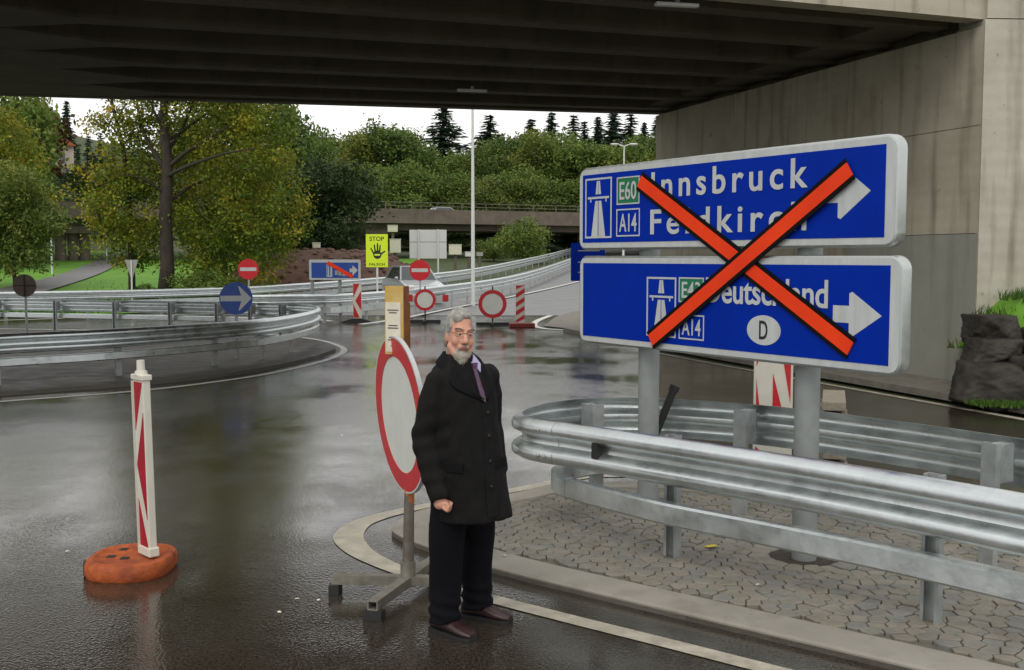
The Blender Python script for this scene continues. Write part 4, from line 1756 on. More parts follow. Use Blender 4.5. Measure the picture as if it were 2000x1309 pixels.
def far_beacon(label, px, py, Y, kind):
    c = P(px, py, Y)
    t = thing('guide_beacon', label, 'beacon', (c.x, c.y, 0), R(4))
    w, h = .26, 1.08
    pan = box('panel', (0, 0, .12 + h / 2), (w, .05, h), 'beacon_white', t)
    if kind == 'chevron':
        zm = .12 + h / 2
        for s in ([(-.06, zm), (.12, zm + .30), (.12, zm - .30)], [(-.12, zm + .10), (.07, zm + .52), (-.12, zm + .52)], [(-.12, zm - .10), (.07, zm - .52), (-.12, zm - .52)]):
            plate('red_field', s, -.030, .006, 'sign_red', pan)
        ft = MB()
        ft.prism([(-.52, 0), (.52, 0), (.30, .07), (.12, .12), (-.12, .12), (-.30, .07)], -.18, .18)
        ft.build('rubber_foot', 'rubber_black', t)
    else:
        for k in range(5):
            z0_ = .12 + k * .25
            s = [(-.125, z0_ - .04), (.125, z0_ + .12), (.125, z0_ + .245), (-.125, z0_ + .085)]
            s = [(x, min(max(z, .13), .12 + h - .005)) for x, z in s]
            plate('red_stripe', s, -.030, .006, 'sign_red', pan)
        box('rubber_foot', (0.05, 0, .06), (.72, .4, .12), 'rubber_dark_red', t, .02)
    return t


far_beacon('red and white arrow beacon on a black foot in front of the median rail', 698, 600, 33.0, 'chevron')
far_beacon('red and white diagonally striped beacon on a dark red foot at the ramp mouth', 1016, 600, 30.6, 'stripe')

# ================================================================== LAMPS


def mast_lamp(label, px, pt, Y, arm, n_arms, base_z, group=None, r=.085):
    c = P(px, pt, Y)
    t = thing('street_lamp', label, 'street lamp', (c.x, c.y, base_z), 0, group)
    h = c.z - base_z
    MB().tube([(0, 0, -.1), (0, 0, h * .5), (0, 0, h)], [r, r * .8, r * .55], 12).build('mast', 'lamp_white', t, smooth='auto')
    for sg in ((-1, 1) if n_arms == 2 else (1,)):
        MB().tube([(0, 0, h - .05), (sg * arm * .5, 0, h + .06), (sg * arm, 0, h + .10)], [.04, .035, .03], 8).build('arm', 'lamp_white', t, smooth='auto')
        hd = MB()
        hd.ell((sg * (arm + .22), 0, h + .12), (.34, .13, .07), nu=14, nv=8)
        hh = hd.build('lamp_head', 'lamp_white', t, smooth=True)
        MB().ell((sg * (arm + .22), 0, h + .075), (.24, .10, .05), nu=12, nv=6).build('lens', 'lens', hh, smooth=True)
    return t


mast_lamp('tall white lamp mast with two arms standing on the ramp', 923, 211, 43, .32, 2, zt(-1.6, 43))
mast_lamp('white two armed lamp mast before the conifers, its foot behind the big sign', 1219, 285, 78, .45, 2, zt(8, 78))
mast_lamp('grey street lamp with one short head beside the viaduct columns', 99, 437, 72, .05, 1, zt(-31, 72), r=.07)
mast_lamp('small lamp on a mast between the viaduct columns and the autumn tree', 207, 452, 88, .05, 1, zt(-33, 88), r=.06)

# ================================================================== THE MAN
pf = G(905, 1238)
YAW = R(38)
man = thing('person', 'man in a long black coat and dark trousers standing beside the ringed disc sign', 'person', pf, YAW)
man.scale = (.965, .965, 1.0)
rinv = Matrix.Rotation(-YAW, 3, 'Z')


def loc_(px, py, Y):
    return rinv @ (P(px, py, Y) - pf)


HC = Vector((-.034, -.022, 1.598))           # head centre in the man's frame
HS = 1.06
hrot = Matrix.Rotation(R(-17), 3, 'Z') @ Matrix.Rotation(R(6), 3, 'Y')


def hp_(x, y, z):
    return HC + hrot @ (Vector((x * .89, y * .91, z * 1.04)) * HS)


def hr(*r):
    return (r[0] * HS * .89, r[1] * HS * .91, r[2] * HS * 1.04)


# body: one continuous skin surface under the clothes
bd = MB()
bd.ell(hp_(0, .018, .035), hr(.072, .092, .085), hrot, 20, 14)
bd.ell(hp_(0, -.026, -.018), hr(.069, .070, .092), hrot, 20, 14)
bd.ell(hp_(0, -.042, -.085), hr(.051, .046, .038), hrot)
bd.ell(hp_(0, -.076, -.105), hr(.022, .018, .018), hrot)
bd.cap(hp_(0, -.094, .010), hp_(0, -.117, -.026), .0095 * HS, .0145 * HS)
for sg in (-1, 1):
    bd.ell(hp_(sg * .013, -.104, -.031), hr(.011, .012, .009), hrot)
    bd.ell(hp_(sg * .040, -.070, -.028), hr(.026, .022, .024), hrot)
    bd.cap(hp_(sg * .014, -.088, .025), hp_(sg * .046, -.076, .025), .0095 * HS, .009 * HS)
    bd.ell(hp_(sg * .071, .012, -.012), hr(.010, .021, .033), hrot)
    bd.cap(hp_(sg * .054, -.03, -.055), hp_(sg * .032, -.06, -.09), .022 * HS, .02 * HS)
bd.cap(hp_(-.020, -.088, -.055), hp_(.020, -.088, -.055), .014 * HS)
bd.cap(hp_(0, .02, -.06), (-.01, .0, 1.36), .058, .066)
bd.cap((0, 0, 1.33), (0, .01, .95), .12, .125)
bd.cap((0, 0, .95), (0, .01, .86), .13, .12)
bd.cap((-.17, 0, 1.345), (.17, 0, 1.345), .055)
ARM_R = [Vector((-.168, .0, 1.362)), Vector((-.228, .03, 1.07)), Vector((-.215, -.085, .785))]
ARM_L = [Vector((.166, .0, 1.368)), Vector((.218, .05, 1.09)), Vector((.190, -.055, .88))]
for A in (ARM_R, ARM_L):
    bd.cap(A[0], A[1], .045, .038)
    bd.cap(A[1], A[2], .038, .026)
# right hand: a loosely closed fist
wr = ARM_R[2]
hd_dir = Vector((.12, -.34, -.90)).normalized()
hx = Vector((.62, -.72, .20)).normalized()            # towards the knuckle side
hz_ = hd_dir
hy = hz_.cross(hx).normalized()
hx = hy.cross(hz_).normalized()


def H(a, b_, c):
    return wr + (hx * a + hy * b_ + hz_ * c) * .84


bd.cap(H(0, 0, -.02), H(0, 0, .03), .026, .030)
bd.cap(H(-.012, 0, .045), H(.012, 0, .05), .030, .030)
for k, (off, l1) in enumerate(((-.030, .026), (-.010, .030), (.010, .029), (.029, .023))):
    a = H(.014, off, .078)
    b1 = H(.030, off, .092 + l1 * .35)
    c1 = H(.048, off * .9, .080)
    d1 = H(.040, off * .85, .058)
    bd.cap(a, b1, .0092, .0088)
    bd.cap(b1, c1, .0088, .0082)
    bd.cap(c1, d1, .0082, .0078)
bd.cap(H(.012, -.034, .030), H(.040, -.040, .052), .012, .0105)
bd.cap(H(.040, -.040, .052), H(.058, -.020, .066), .0105, .009)
# left hand rests in the pocket
wl_ = ARM_L[2]
bd.cap(wl_, wl_ + Vector((-.04, .02, -.08)), .026, .03)
for k in range(4):
    o_ = Vector((-.07 + .015 * k, .04, -.10))
    bd.cap(wl_ + o_ * .9, wl_ + o_ + Vector((0, -.012, -.055)), .010, .008)
bd.cap(wl_ + Vector((-.05, .0, -.05)), wl_ + Vector((-.065, .0, -.09)), .011, .009)
# legs and feet
footR = rinv @ (G(868, 1236) - pf)
footL = rinv @ (G(934, 1206) - pf)
for sg, ft in ((-1, footR), (1, footL)):
    bd.cap((sg * .085, .01, .86), (ft.x * .6 + sg * .04, ft.y * .6 + .0, .48), .085, .058)
    bd.cap((ft.x * .6 + sg * .04, ft.y * .6, .48), (ft.x, ft.y + .0, .10), .055, .036)
    bd.cap((ft.x, ft.y, .09), (ft.x, ft.y - .03, .055), .034, .026)
body = blob('body', bd, .0048, 'skin', man, smooth=3)

# face details
for sg in (-1, 1):
    e = MB().ell(hp_(sg * .031, -.0845, .005), hr(.0115, .0090, .0048), hrot, 14, 10).build('eye', 'eye_white', man, smooth=True)
    MB().ell(hp_(sg * .031 + .0015, -.0925, .005), hr(.0052, .0030, .0052), hrot, 12, 8).build('iris', 'iris', e, smooth=True)
    MB().cap(hp_(sg * .018, -.0905, .0105), hp_(sg * .044, -.0825, .0095), .0052 * HS, .0045 * HS).build('upper_eyelid', 'skin', e, smooth=True)
    MB().cap(hp_(sg * .019, -.0895, -.0015), hp_(sg * .043, -.0825, -.0010), .0042 * HS, .0042 * HS).build('lower_eyelid', 'skin', e, smooth=True)
    b = MB()
    for k in range(26):
        u = k / 25
        x = sg * (.012 + .042 * u)
        z = .026 + .004 * math.sin(u * 3.0)
        y = -.0985 + .018 * u * u
        b.cap(hp_(x, y, z), hp_(x + sg * .007, y - .001, z + .004), .0026 * HS, .0008 * HS, 5)
    b.build('eyebrow', 'hair_dark', man)
b = MB()
b.cap(hp_(-.021, -.099, -.0585), hp_(.0, -.1045, -.057), .0042 * HS, .0048 * HS)
b.cap(hp_(.021, -.099, -.0585), hp_(.0, -.1045, -.057), .0042 * HS, .0048 * HS)
b.build('mouth', 'lip', man, smooth=True)
# spectacles
gls = MB()
for sg in (-1, 1):
    o_ = [hp_(sg * .034 + .025 * math.cos(t) * 1.0, -.104 + .006 * abs(math.cos(t)) * (1 if sg * math.cos(t) > 0 else .2), .004 + .017 * math.sin(t)) for t in [2 * math.pi * k / 20 for k in range(21)]]
    gls.tube(o_, .0009, 6)
    gls.tube([hp_(sg * .058, -.099, .010), hp_(sg * .074, -.03, .012), hp_(sg * .076, .015, .006)], .0012, 6)
gls.tube([hp_(-.010, -.106, .010), hp_(0, -.108, .013), hp_(.010, -.106, .010)], .0012, 6)
gls.build('spectacles', 'metal_frame', man)

# hair
hrm = MB()
hrm.ell(hp_(0, .028, .050), hr(.0755, .089, .079), hrot, 20, 14)
hrm.ell(hp_(-.004, -.034, .092), hr(.050, .036, .022), hrot)
hrm.ell(hp_(-.030, -.040, .078), hr(.030, .030, .022), hrot)
hrm.ell(hp_(0, .056, -.005), hr(.061, .048, .066), hrot)
for sg in (-1, 1):
    hrm.ell(hp_(sg * .066, .022, .012), hr(.011, .044, .044), hrot)
    hrm.ell(hp_(sg * .066, -.010, .036), hr(.008, .026, .024), hrot)
    hrm.ell(hp_(sg * .062, .045, -.030), hr(.010, .028, .036), hrot)
hair = blob('hair', hrm, .0045, 'hair', man, smooth=3,
            disp=lambda c, n: .0045 * mnoise.noise(Vector((c.x * 60, c.y * 60, c.z * 22))) + .003 * mnoise.noise(c * 120))
rng = random.Random(5)
st = MB()
hv = [v for v in hair.data.vertices]
for k in range(900):
    v = hv[rng.randrange(len(hv))]
    dirn = Vector((rng.uniform(-.5, .5), .55 + rng.uniform(-.3, .3), -.55 + rng.uniform(-.4, .3)))
    if v.co.z > HC.z + .09:
        dirn = Vector((.6 + rng.uniform(-.3, .3), .35, rng.uniform(-.1, .2)))
    dirn = (dirn - v.normal * dirn.dot(v.normal)).normalized()
    p0 = v.co - v.normal * .001
    p1 = p0 + dirn * rng.uniform(.02, .04) + v.normal * rng.uniform(.001, .006)
    sd = dirn.cross(v.normal).normalized() * rng.uniform(.0008, .002)
    st.add([p0 - sd, p0 + sd, p1], [(0, 1, 2)])
st.build('hair_strands', 'hair', hair)

# beard and moustache
bm_ = MB()
bm_.ell(hp_(0, -.060, -.094), hr(.046, .042, .032), hrot)
bm_.ell(hp_(0, -.074, -.112), hr(.026, .022, .024), hrot)
bm_.ell(hp_(0, -.082, -.090), hr(.028, .019, .024), hrot)
for sg in (-1, 1):
    bm_.cap(hp_(sg * .004, -.1025, -.047), hp_(sg * .028, -.092, -.058), .0055 * HS, .0055 * HS)
    bm_.cap(hp_(sg * .030, -.088, -.060), hp_(sg * .034, -.076, -.088), .007 * HS, .011 * HS)
    bm_.cap(hp_(sg * .042, -.06, -.085), hp_(sg * .064, -.018, -.055), .014 * HS, .008 * HS)
beard = blob('beard', bm_, .004, 'beard', man, smooth=2, disp=lambda c, n: .003 * mnoise.noise(c * 90))
st = MB()
hv = [v for v in beard.data.vertices]
for k in range(700):
    v = hv[rng.randrange(len(hv))]
    p0 = v.co
    p1 = p0 + (v.normal + Vector((rng.uniform(-.5, .5), rng.uniform(-.5, .5), -1.0))).normalized() * rng.uniform(.006, .013)
    sd = Vector((rng.uniform(-1, 1), rng.uniform(-1, 1), 0)).normalized() * .0011
    st.add([p0 - sd, p0 + sd, p1], [(0, 1, 2)])
st.build('beard_strands', 'beard', beard)

# coat


def loft(rings, n=40, pw=2.3):
    vs, fs = [], []
    for (cx, cy, z, a, b_) in rings:
        for j in range(n):
            t = 2 * math.pi * j / n
            c, s = math.cos(t), math.sin(t)
            vs.append((cx + a * math.copysign(abs(c) ** (2 / pw), c), cy + b_ * math.copysign(abs(s) ** (2 / pw), s), z))
    for i in range(len(rings) - 1):
        for j in range(n):
            fs.append((i * n + j, i * n + (j + 1) % n, (i + 1) * n + (j + 1) % n, (i + 1) * n + j))
    fs.append(tuple(range(n - 1, -1, -1)))
    fs.append(tuple(range((len(rings) - 1) * n, len(rings) * n)))
    return vs, fs


ct = MB()
ct.add(*loft([(.046, -.034, .630, .228, .172), (.038, -.028, .75, .218, .166), (.026, -.019, .90, .208, .160), (.012, -.008, 1.05, .202, .157), (.0, 0, 1.18, .202, .157),
              (-.004, .002, 1.29, .198, .150), (-.008, .006, 1.37, .188, .134), (-.014, .008, 1.425, .160, .114), (-.018, .006, 1.47, .108, .092), (-.022, .004, 1.50, .080, .080)]))
for A, r0, r1, r2 in ((ARM_R, .082, .068, .056), (ARM_L, .082, .070, .058)):
    d_end = (A[2] - A[1]).normalized()
    pts = [A[0] + Vector((0, 0, .005)), A[0].lerp(A[1], .35), A[0].lerp(A[1], .75), A[1] + Vector((0, .008, 0)), A[1].lerp(A[2], .3), A[1].lerp(A[2], .7), A[2] + d_end * .022]
    rr = [r0 * .80, r0, r0 * .93, r1 * 1.04, r1, (r1 + r2) / 2, r2]
    ct.ell(A[0] + Vector((0, 0, .0)), (r0 * .84, r0 * .92, r0 * .78))
    ct.tube(pts, rr, 18)


def folds(c, n):
    v = .013 * mnoise.noise(Vector((c.x * 9, c.y * 9, c.z * 2.6)))
    v += .006 * mnoise.noise(Vector((c.x * 22 + 3, c.y * 22, c.z * 11)))
    # creases at the elbow of the hanging sleeve
    if c.x < -.16:
        v += .006 * math.sin(c.z * 62 + c.y * 30) * math.exp(-((c.z - 1.06) / .12) ** 2)
        v += .004 * math.sin(c.z * 75 + c.y * 20) * math.exp(-((c.z - .86) / .05) ** 2)
    if c.z < .9:
        v += .012 * mnoise.noise(Vector((c.x * 7 + 9, c.y * 7, 1.0))) * (.9 - c.z) / .25
    return v


coat = blob('coat', ct, .0095, 'coat', man, smooth=5, disp=folds)


def front_pt(z, x=0.05):
    """point on the coat front at height z, offset x from the middle"""
    ok, hit, nrm, _ = coat.ray_cast(Vector((x, -1, z)), Vector((0, 1, 0)))
    return (hit, nrm) if ok else (Vector((x, -.17, z)), Vector((0, -1, 0)))


# placket, lapels, pocket flaps, buttons, vent
pk = MB()
pts = []
for k in range(22):
    z = .66 + k * (1.33 - .66) / 21
    hit, nr = front_pt(z, .045)
    pts.append((hit, nr))
for (h0, n0), (h1, n1) in zip(pts, pts[1:]):
    s0, s1 = Vector((.030, 0, 0)), Vector((.030, 0, 0))
    q = [h0 - s0 + n0 * .003, h0 + s0 + n0 * .007, h1 + s1 + n1 * .007, h1 - s1 + n1 * .003, h0 - s0 - n0 * .006, h0 + s0 - n0 * .006, h1 + s1 - n1 * .006, h1 - s1 - n1 * .006]
    pk.add(q, [(0, 1, 2, 3), (4, 7, 6, 5), (1, 5, 6, 2), (0, 3, 7, 4)])
pk.build('placket', 'coat', coat)
for sg in (-1, 1):
    # collar leaf with lapel: from the back of the neck down to the chest
    c1 = [Vector((-.018 + sg * .030, .084, 1.504)), Vector((-.018 + sg * .078, .045, 1.512)), Vector((-.018 + sg * .086, -.010, 1.496)), Vector((-.018 + sg * .066, -.070, 1.459)), Vector((sg * .034 + .006, -.126, 1.345)), Vector((.030 + sg * .008, -.158, 1.275))]
    c2 = [Vector((-.018 + sg * .034, .108, 1.464)), Vector((-.018 + sg * .110, .064, 1.462)), Vector((-.018 + sg * .142, -.012, 1.442)), Vector((-.012 + sg * .138, -.094, 1.372)), Vector((sg * .118, -.136, 1.325)), Vector((.034 + sg * .012, -.166, 1.262))]
    c1, c2 = catmull(c1, 5), catmull(c2, 5)
    q = MB()
    vs = []
    for a, c in zip(c1, c2):
        md = (a + c) / 2 + Vector((0, -.010, .006))
        vs += [a, md, c, c - Vector((0, -.008, .006)), md - Vector((0, -.012, .008)), a - Vector((0, -.008, .008))]
    fs = []
    for i in range(len(c1) - 1):
        for j in range(6):
            fs.append((i * 6 + j, i * 6 + (j + 1) % 6, (i + 1) * 6 + (j + 1) % 6, (i + 1) * 6 + j))
    q.add(vs, fs).build('lapel', 'coat_trim', coat, smooth='auto')
    hit, nr = front_pt(.93, -.02 + sg * .135)
    box('pocket_flap', hit + nr * .001, (.13, .012, .052), 'coat_trim', coat, .003, Matrix.Rotation(math.atan2(nr.x, -nr.y), 3, 'Z'))
for z in (.82, .95, 1.08, 1.2):
    hit, nr = front_pt(z, .045)
    MB().ell(hit + nr * .008, (.010, .005, .010), nu=10, nv=6).build('button', 'sole', coat, smooth=True)

# shirt collar and tie
sc = MB()
for sg in (-1, 1):
    sc.add([Vector((-.020 + sg * .060, -.020, 1.500)), Vector((-.020 + sg * .050, -.062, 1.496)), Vector((-.004, -.098, 1.458)), Vector((.004 + sg * .036, -.112, 1.406)), Vector((-.010 + sg * .074, -.080, 1.446)), Vector((-.016 + sg * .078, -.02, 1.43))],
           [(0, 1, 4, 5), (1, 2, 3, 4)])
sc.add([(-.062, -.075, 1.40), (.062, -.075, 1.40), (.055, -.140, 1.30), (.030, -.160, 1.262), (.0, -.150, 1.29)], [(0, 1, 2, 3, 4)])
sh = sc.build('shirt', 'shirt', man)
sd_ = sh.modifiers.new('thickness', 'SOLIDIFY')
sd_.thickness = .004
te = MB()
te.prism([(-.018, 1.456), (.018, 1.456), (.012, 1.426), (-.012, 1.426)], -.118, -.094)
tv = [(-.011, -.116, 1.426), (.011, -.116, 1.426), (.036, -.162, 1.28), (.030, -.172, 1.255), (.006, -.166, 1.275)]
te.add(tv + [(x, y + .01, z) for x, y, z in tv], [(0, 1, 2, 3, 4), (9, 8, 7, 6, 5), (0, 5, 6, 1), (1, 6, 7, 2), (2, 7, 8, 3), (3, 8, 9, 4), (4, 9, 5, 0)])
te.build('tie', 'tie', man)

# trousers
tr = MB()
for sg, ft in ((-1, footR), (1, footL)):
    k = Vector((ft.x * .6 + sg * .04, ft.y * .6, .48))
    pts = [(sg * .075, .01, .80), (sg * .082, .005, .70), (k.x * .5 + sg * .042, k.y * .5, .60), k, (ft.x * .85 + sg * .006, ft.y * .85 + .008, .28), (ft.x, ft.y + .006, .12), (ft.x, ft.y - .002, .062)]
    tr.tube(pts, [.115, .112, .105, .096, .090, .086, .090], 20)
trou = blob('trousers', tr, .010, 'trousers', man, smooth=4,
            disp=lambda c, n: .008 * mnoise.noise(Vector((c.x * 12, c.y * 12, c.z * 5))) + (.007 * math.sin(c.z * 85 + c.x * 20) * math.exp(-((c.z - .13) / .07) ** 2)))
# shoes
for sg, ft, ang in ((-1, footR, R(12)), (1, footL, R(26))):
    rt = Matrix.Rotation(ang, 3, 'Z')
    q = MB()
    secs = [(.095, .032, .085), (.07, .041, .10), (.0, .044, .105), (-.06, .048, .088), (-.125, .054, .066), (-.175, .050, .054), (-.21, .030, .040)]
    vs, fs = [], []
    n = 16
    for (y, w, h) in secs:
        for j in range(n):
            t = 2 * math.pi * j / n
            c, s = math.cos(t), math.sin(t)
            vs.append(Vector((w * math.copysign(abs(c) ** .8, c), y, .018 + (h - .018) * .5 + (h - .018) * .5 * math.copysign(abs(s) ** .8, s))))
    for i in range(len(secs) - 1):
        for j in range(n):
            fs.append((i * n + j, i * n + (j + 1) % n, (i + 1) * n + (j + 1) % n, (i + 1) * n + j))
    fs += [tuple(range(n)), tuple(range((len(secs) - 1) * n, len(secs) * n))]
    q.add(vs, fs)
    base = Vector((ft.x, ft.y, 0))
    q.v = [tuple(rt @ Vector(v) + base) for v in q.v]
    so = q.build('shoe', 'leather', man, smooth='auto')
    sb = MB()
    out = []
    for (y, w, h) in secs:
        out.append((w + .004, y))
    outl = out + [(-x, y) for x, y in reversed(out)]
    sb.slab(outl, .001, .022)
    sb.v = [tuple(rt @ Vector(v) + base) for v in sb.v]
    sb.build('sole', 'sole', so)

# ================================================================== VEHICLES


def make_car(label, paint, loc, rz, full=True, group=None):
    t = thing('car', label, 'car', loc, rz, group)
    # side profile (y forward is -y), lower body
    prof = [(-2.10, .32), (-2.16, .52), (-2.08, .72), (-1.15, .90), (-.95, .93), (1.55, .98), (2.02, .95), (2.10, .60), (2.05, .32)]
    bdy = MB()
    n = len(prof)
    vs = []
    for x, k in ((-.86, .96), (-.80, 1.0), (.80, 1.0), (.86, .96)):
        for y, z in prof:
            vs.append((x if abs(x) > .81 else x, y * (1 if abs(x) < .82 else .985), .32 + (z - .32) * (1 if abs(x) < .82 else .93)))
    fs = []
    for i in range(3):
        for j in range(n):
            fs.append((i * n + j, i * n + (j + 1) % n, (i + 1) * n + (j + 1) % n, (i + 1) * n + j))
    fs += [tuple(range(n)), tuple(range(3 * n, 4 * n))]
    bo = bdy.add(vs, fs).build('car_body', paint, t, bevel=.03 if full else 0)
    # cabin
    b0, t0 = (-1.0, 1.75, .78), (-.32, 1.15, .60)
    z0_, z1_ = .92, 1.46
    cab = MB().add([(-b0[2], b0[0], z0_), (b0[2], b0[0], z0_), (b0[2], b0[1], z0_), (-b0[2], b0[1], z0_), (-t0[2], t0[0], z1_), (t0[2], t0[0], z1_), (t0[2], t0[1], z1_), (-t0[2], t0[1], z1_)],
                   [(0, 3, 2, 1), (4, 5, 6, 7), (0, 1, 5, 4), (1, 2, 6, 5), (2, 3, 7, 6), (3, 0, 4, 7)])
    cab.build('windows', 'glass', bo)
    MB().slab([(-t0[2] - .02, t0[0] - .03), (t0[2] + .02, t0[0] - .03), (t0[2] + .02, t0[1] + .05), (-t0[2] - .02, t0[1] + .05)], z1_ - .02, z1_ + .04).build('roof', paint, bo, bevel=.015)
    for sg in (-1, 1):
        for (ya, yb_) in ((b0[0], t0[0]), (b0[1], t0[1])):
            MB().tube([(sg * b0[2], ya, z0_), (sg * t0[2], yb_, z1_)], .04, 6).build('pillar', paint, bo)
        hl = MB().ell((sg * .62, -2.10, .66), (.17, .06, .08), nu=12, nv=8).build('headlight', 'lens', bo, smooth=True)
        MB().ell((sg * .92, -.85, 1.0), (.09, .05, .07), nu=10, nv=6).build('mirror', paint, bo, smooth=True)
    box('grille', (0, -2.135, .56), (.8, .05, .14), 'rubber_black', bo)
    box('number_plate', (0, -2.165, .44), (.46, .02, .10), 'sign_white', bo)
    for sg in (-1, 1):
        for y in (-1.32, 1.30):
            w_ = MB().tube([(sg * .70, y, .31), (sg * .885, y, .31)], .31, 22).build('wheel', 'rubber_black', t, smooth='auto')
            MB().tube([(sg * .86, y, .31), (sg * .892, y, .31)], .19, 16).build('rim', 'steel', w_, smooth='auto')
    return t


cp = P(806, 543, 46)
make_car('silver car stopped on the ramp behind the red no entry sign', 'car_silver', (cp.x, cp.y, zt(cp.x, cp.y) + .035), R(20))
vp = P(868, 405, 105)
make_car('silver car driving on the distant viaduct', 'car_silver', (vp.x, 106.5, 5.35), math.atan2(vd.y, vd.x) + R(90))
cq = P(52, 497, 84)
make_car('pale car parked under the trees near the viaduct columns', 'car_silver', (cq.x, cq.y, zt(cq.x, cq.y)), R(30))

# ================================================================== EARTH HEAP, BOXES
mx0, my0 = -9.7, 56.0
b = MB()
NX, NY = 60, 34
vs = []
for j in range(NY + 1):
    for i in range(NX + 1):
        u, v = i / NX * 2 - 1, j / NY * 2 - 1
        x, y = mx0 + u * 4.9, my0 + v * 6.0 + u * 1.6
        r = max(0, 1 - (abs(u) ** 2.6 + abs(v) ** 2.2))
        z = 2.05 * r ** .55 * (1 + .22 * mnoise.noise(Vector((x * .35, y * .35, 0)))) + (.10 * mnoise.noise(Vector((x * 1.6, y * 1.6, 3)))) * min(1, r * 6)
        vs.append((x, y, zt(x, y) - .07 + z))
b.add(vs, [(j * (NX + 1) + i, j * (NX + 1) + i + 1, (j + 1) * (NX + 1) + i + 1, (j + 1) * (NX + 1) + i) for j in range(NY) for i in range(NX)])
heap = b.build('earth_mound', 'dirt', smooth=True)
heap['kind'] = 'structure'
rng = random.Random(11)
cl = MB()
for k in range(420):
    i = rng.randrange(len(vs))
    x, y, z = vs[i]
    if z - zt(x, y) < .1:
        continue
    r = rng.uniform(.06, .20)
    cl.ell((x + rng.uniform(-.1, .1), y + rng.uniform(-.1, .1), z + r * .2), (r, r * rng.uniform(.6, 1), r * rng.uniform(.5, .9)), nu=6, nv=4)
o = cl.build('earth_clods', 'clod')
tag(o, 'loose brown earth clods strewn over the earth heap', 'clods', kind='stuff')


def crate(label, px, py, Y, w, h, m='box_cream', stand=None):
    c = P(px, py, Y)
    g = zt(c.x, c.y)
    zb_ = c.z - h / 2
    t = thing('box', label, 'box', (c.x, c.y, g), R(5))
    zz = zb_ - g
    box('box_body', (0, 0, zz + h / 2), (w, w * .7, h), m, t, .03)
    box('box_lid', (0, 0, zz + h + .02), (w * 1.06, w * .76, .04), m, t)
    if zz > .05:
        post_to(t, 0, 0, -.1, zz + .01, .12, 'viaduct_concrete', 'support')
    return t


crate('small white box on the crest of the dark earth heap', 618, 480, 57, .40, .26)
crate('cream box on a support directly below the viaduct pier', 767, 447, 92, .85, .55)
crate('cream square cabinet beside the yellow hand board', 772, 481, 74, .75, .92)
crate('cream box standing beside the large grey sign back', 889, 488, 82, .95, .75)
crate('white low box behind the ramp rail near the cream box', 916, 497, 84, .6, .35, 'lamp_white')
crate('tiny grey container on the ramp verge below the viaduct', 937, 497, 86, .5, .3, 'sign_back')

# house on the left hillside (small, far up)
hc = P(102, 288, 118)
hg = zt(hc.x, hc.y)
ho = thing('house', 'house with orange roof among trees on the left hillside', 'house', (hc.x, hc.y, hg), R(25))
z0_ = max(hc.z - hg - 1.6, .5)
ho.scale = (.58, .58, 1.0)
box('wall', (0, 0, z0_ / 2 + .8), (7, 8, z0_ + 1.6), 'plaster', ho)
zr = z0_ + 1.6
rf = MB().add([(-4, -4.6, zr), (4, -4.6, zr), (4, 4.6, zr), (-4, 4.6, zr), (0, -4.6, zr + 1.6), (0, 4.6, zr + 1.6)], [(0, 1, 4), (3, 5, 2), (0, 4, 5, 3), (1, 2, 5, 4), (0, 3, 2, 1)])
rf = rf.build('roof', 'roof_orange', ho)
for x in (-1.8, 1.6):
    wv = box('window', (x, -4.02, zr - 1.3), (1.0, .08, 1.2), 'plaster', ho)
    box('pane', (x, -4.07, zr - 1.3), (.85, .03, 1.05), 'glass', wv)

# ================================================================== GRASS, FOOTPATH, ROCKS
gs = []
gsv = MB()
xs_ = np.linspace(-60, -8.5, 40)
ys_ = np.linspace(0, 1, 26)
vv = []
for t_ in ys_:
    for x in xs_:
        y0 = 35.8 + (x + 16.6) * (.86 if x > -16.6 else .25)
        y0 = max(y0, 27)
        y = y0 + (98 - y0) * t_
        vv.append((x, y, zt(x, y) + .0 + .03 * mnoise.noise(Vector((x * .4, y * .4, 0)))))
n = len(xs_)
gsv.add(vv, [(j * n + i, j * n + i + 1, (j + 1) * n + i + 1, (j + 1) * n + i) for j in range(len(ys_) - 1) for i in range(n - 1)])
gg = gsv.build('grass_slope', 'grass', smooth=True)
gg['kind'] = 'structure'
# footpath winding up on the left
fp_l = [(-24.5, 40, 0), (-25.4, 48, 0), (-27.5, 60, 0), (-31.0, 76, 0), (-36, 96, 0)]
fp_r = [(-20.6, 40, 0), (-22.0, 48, 0), (-24.8, 60, 0), (-28.6, 76, 0), (-33.8, 96, 0)]
strip('footpath', fp_l, fp_r, 'footpath', .07)

# boulders by the wing wall
rock_t = []


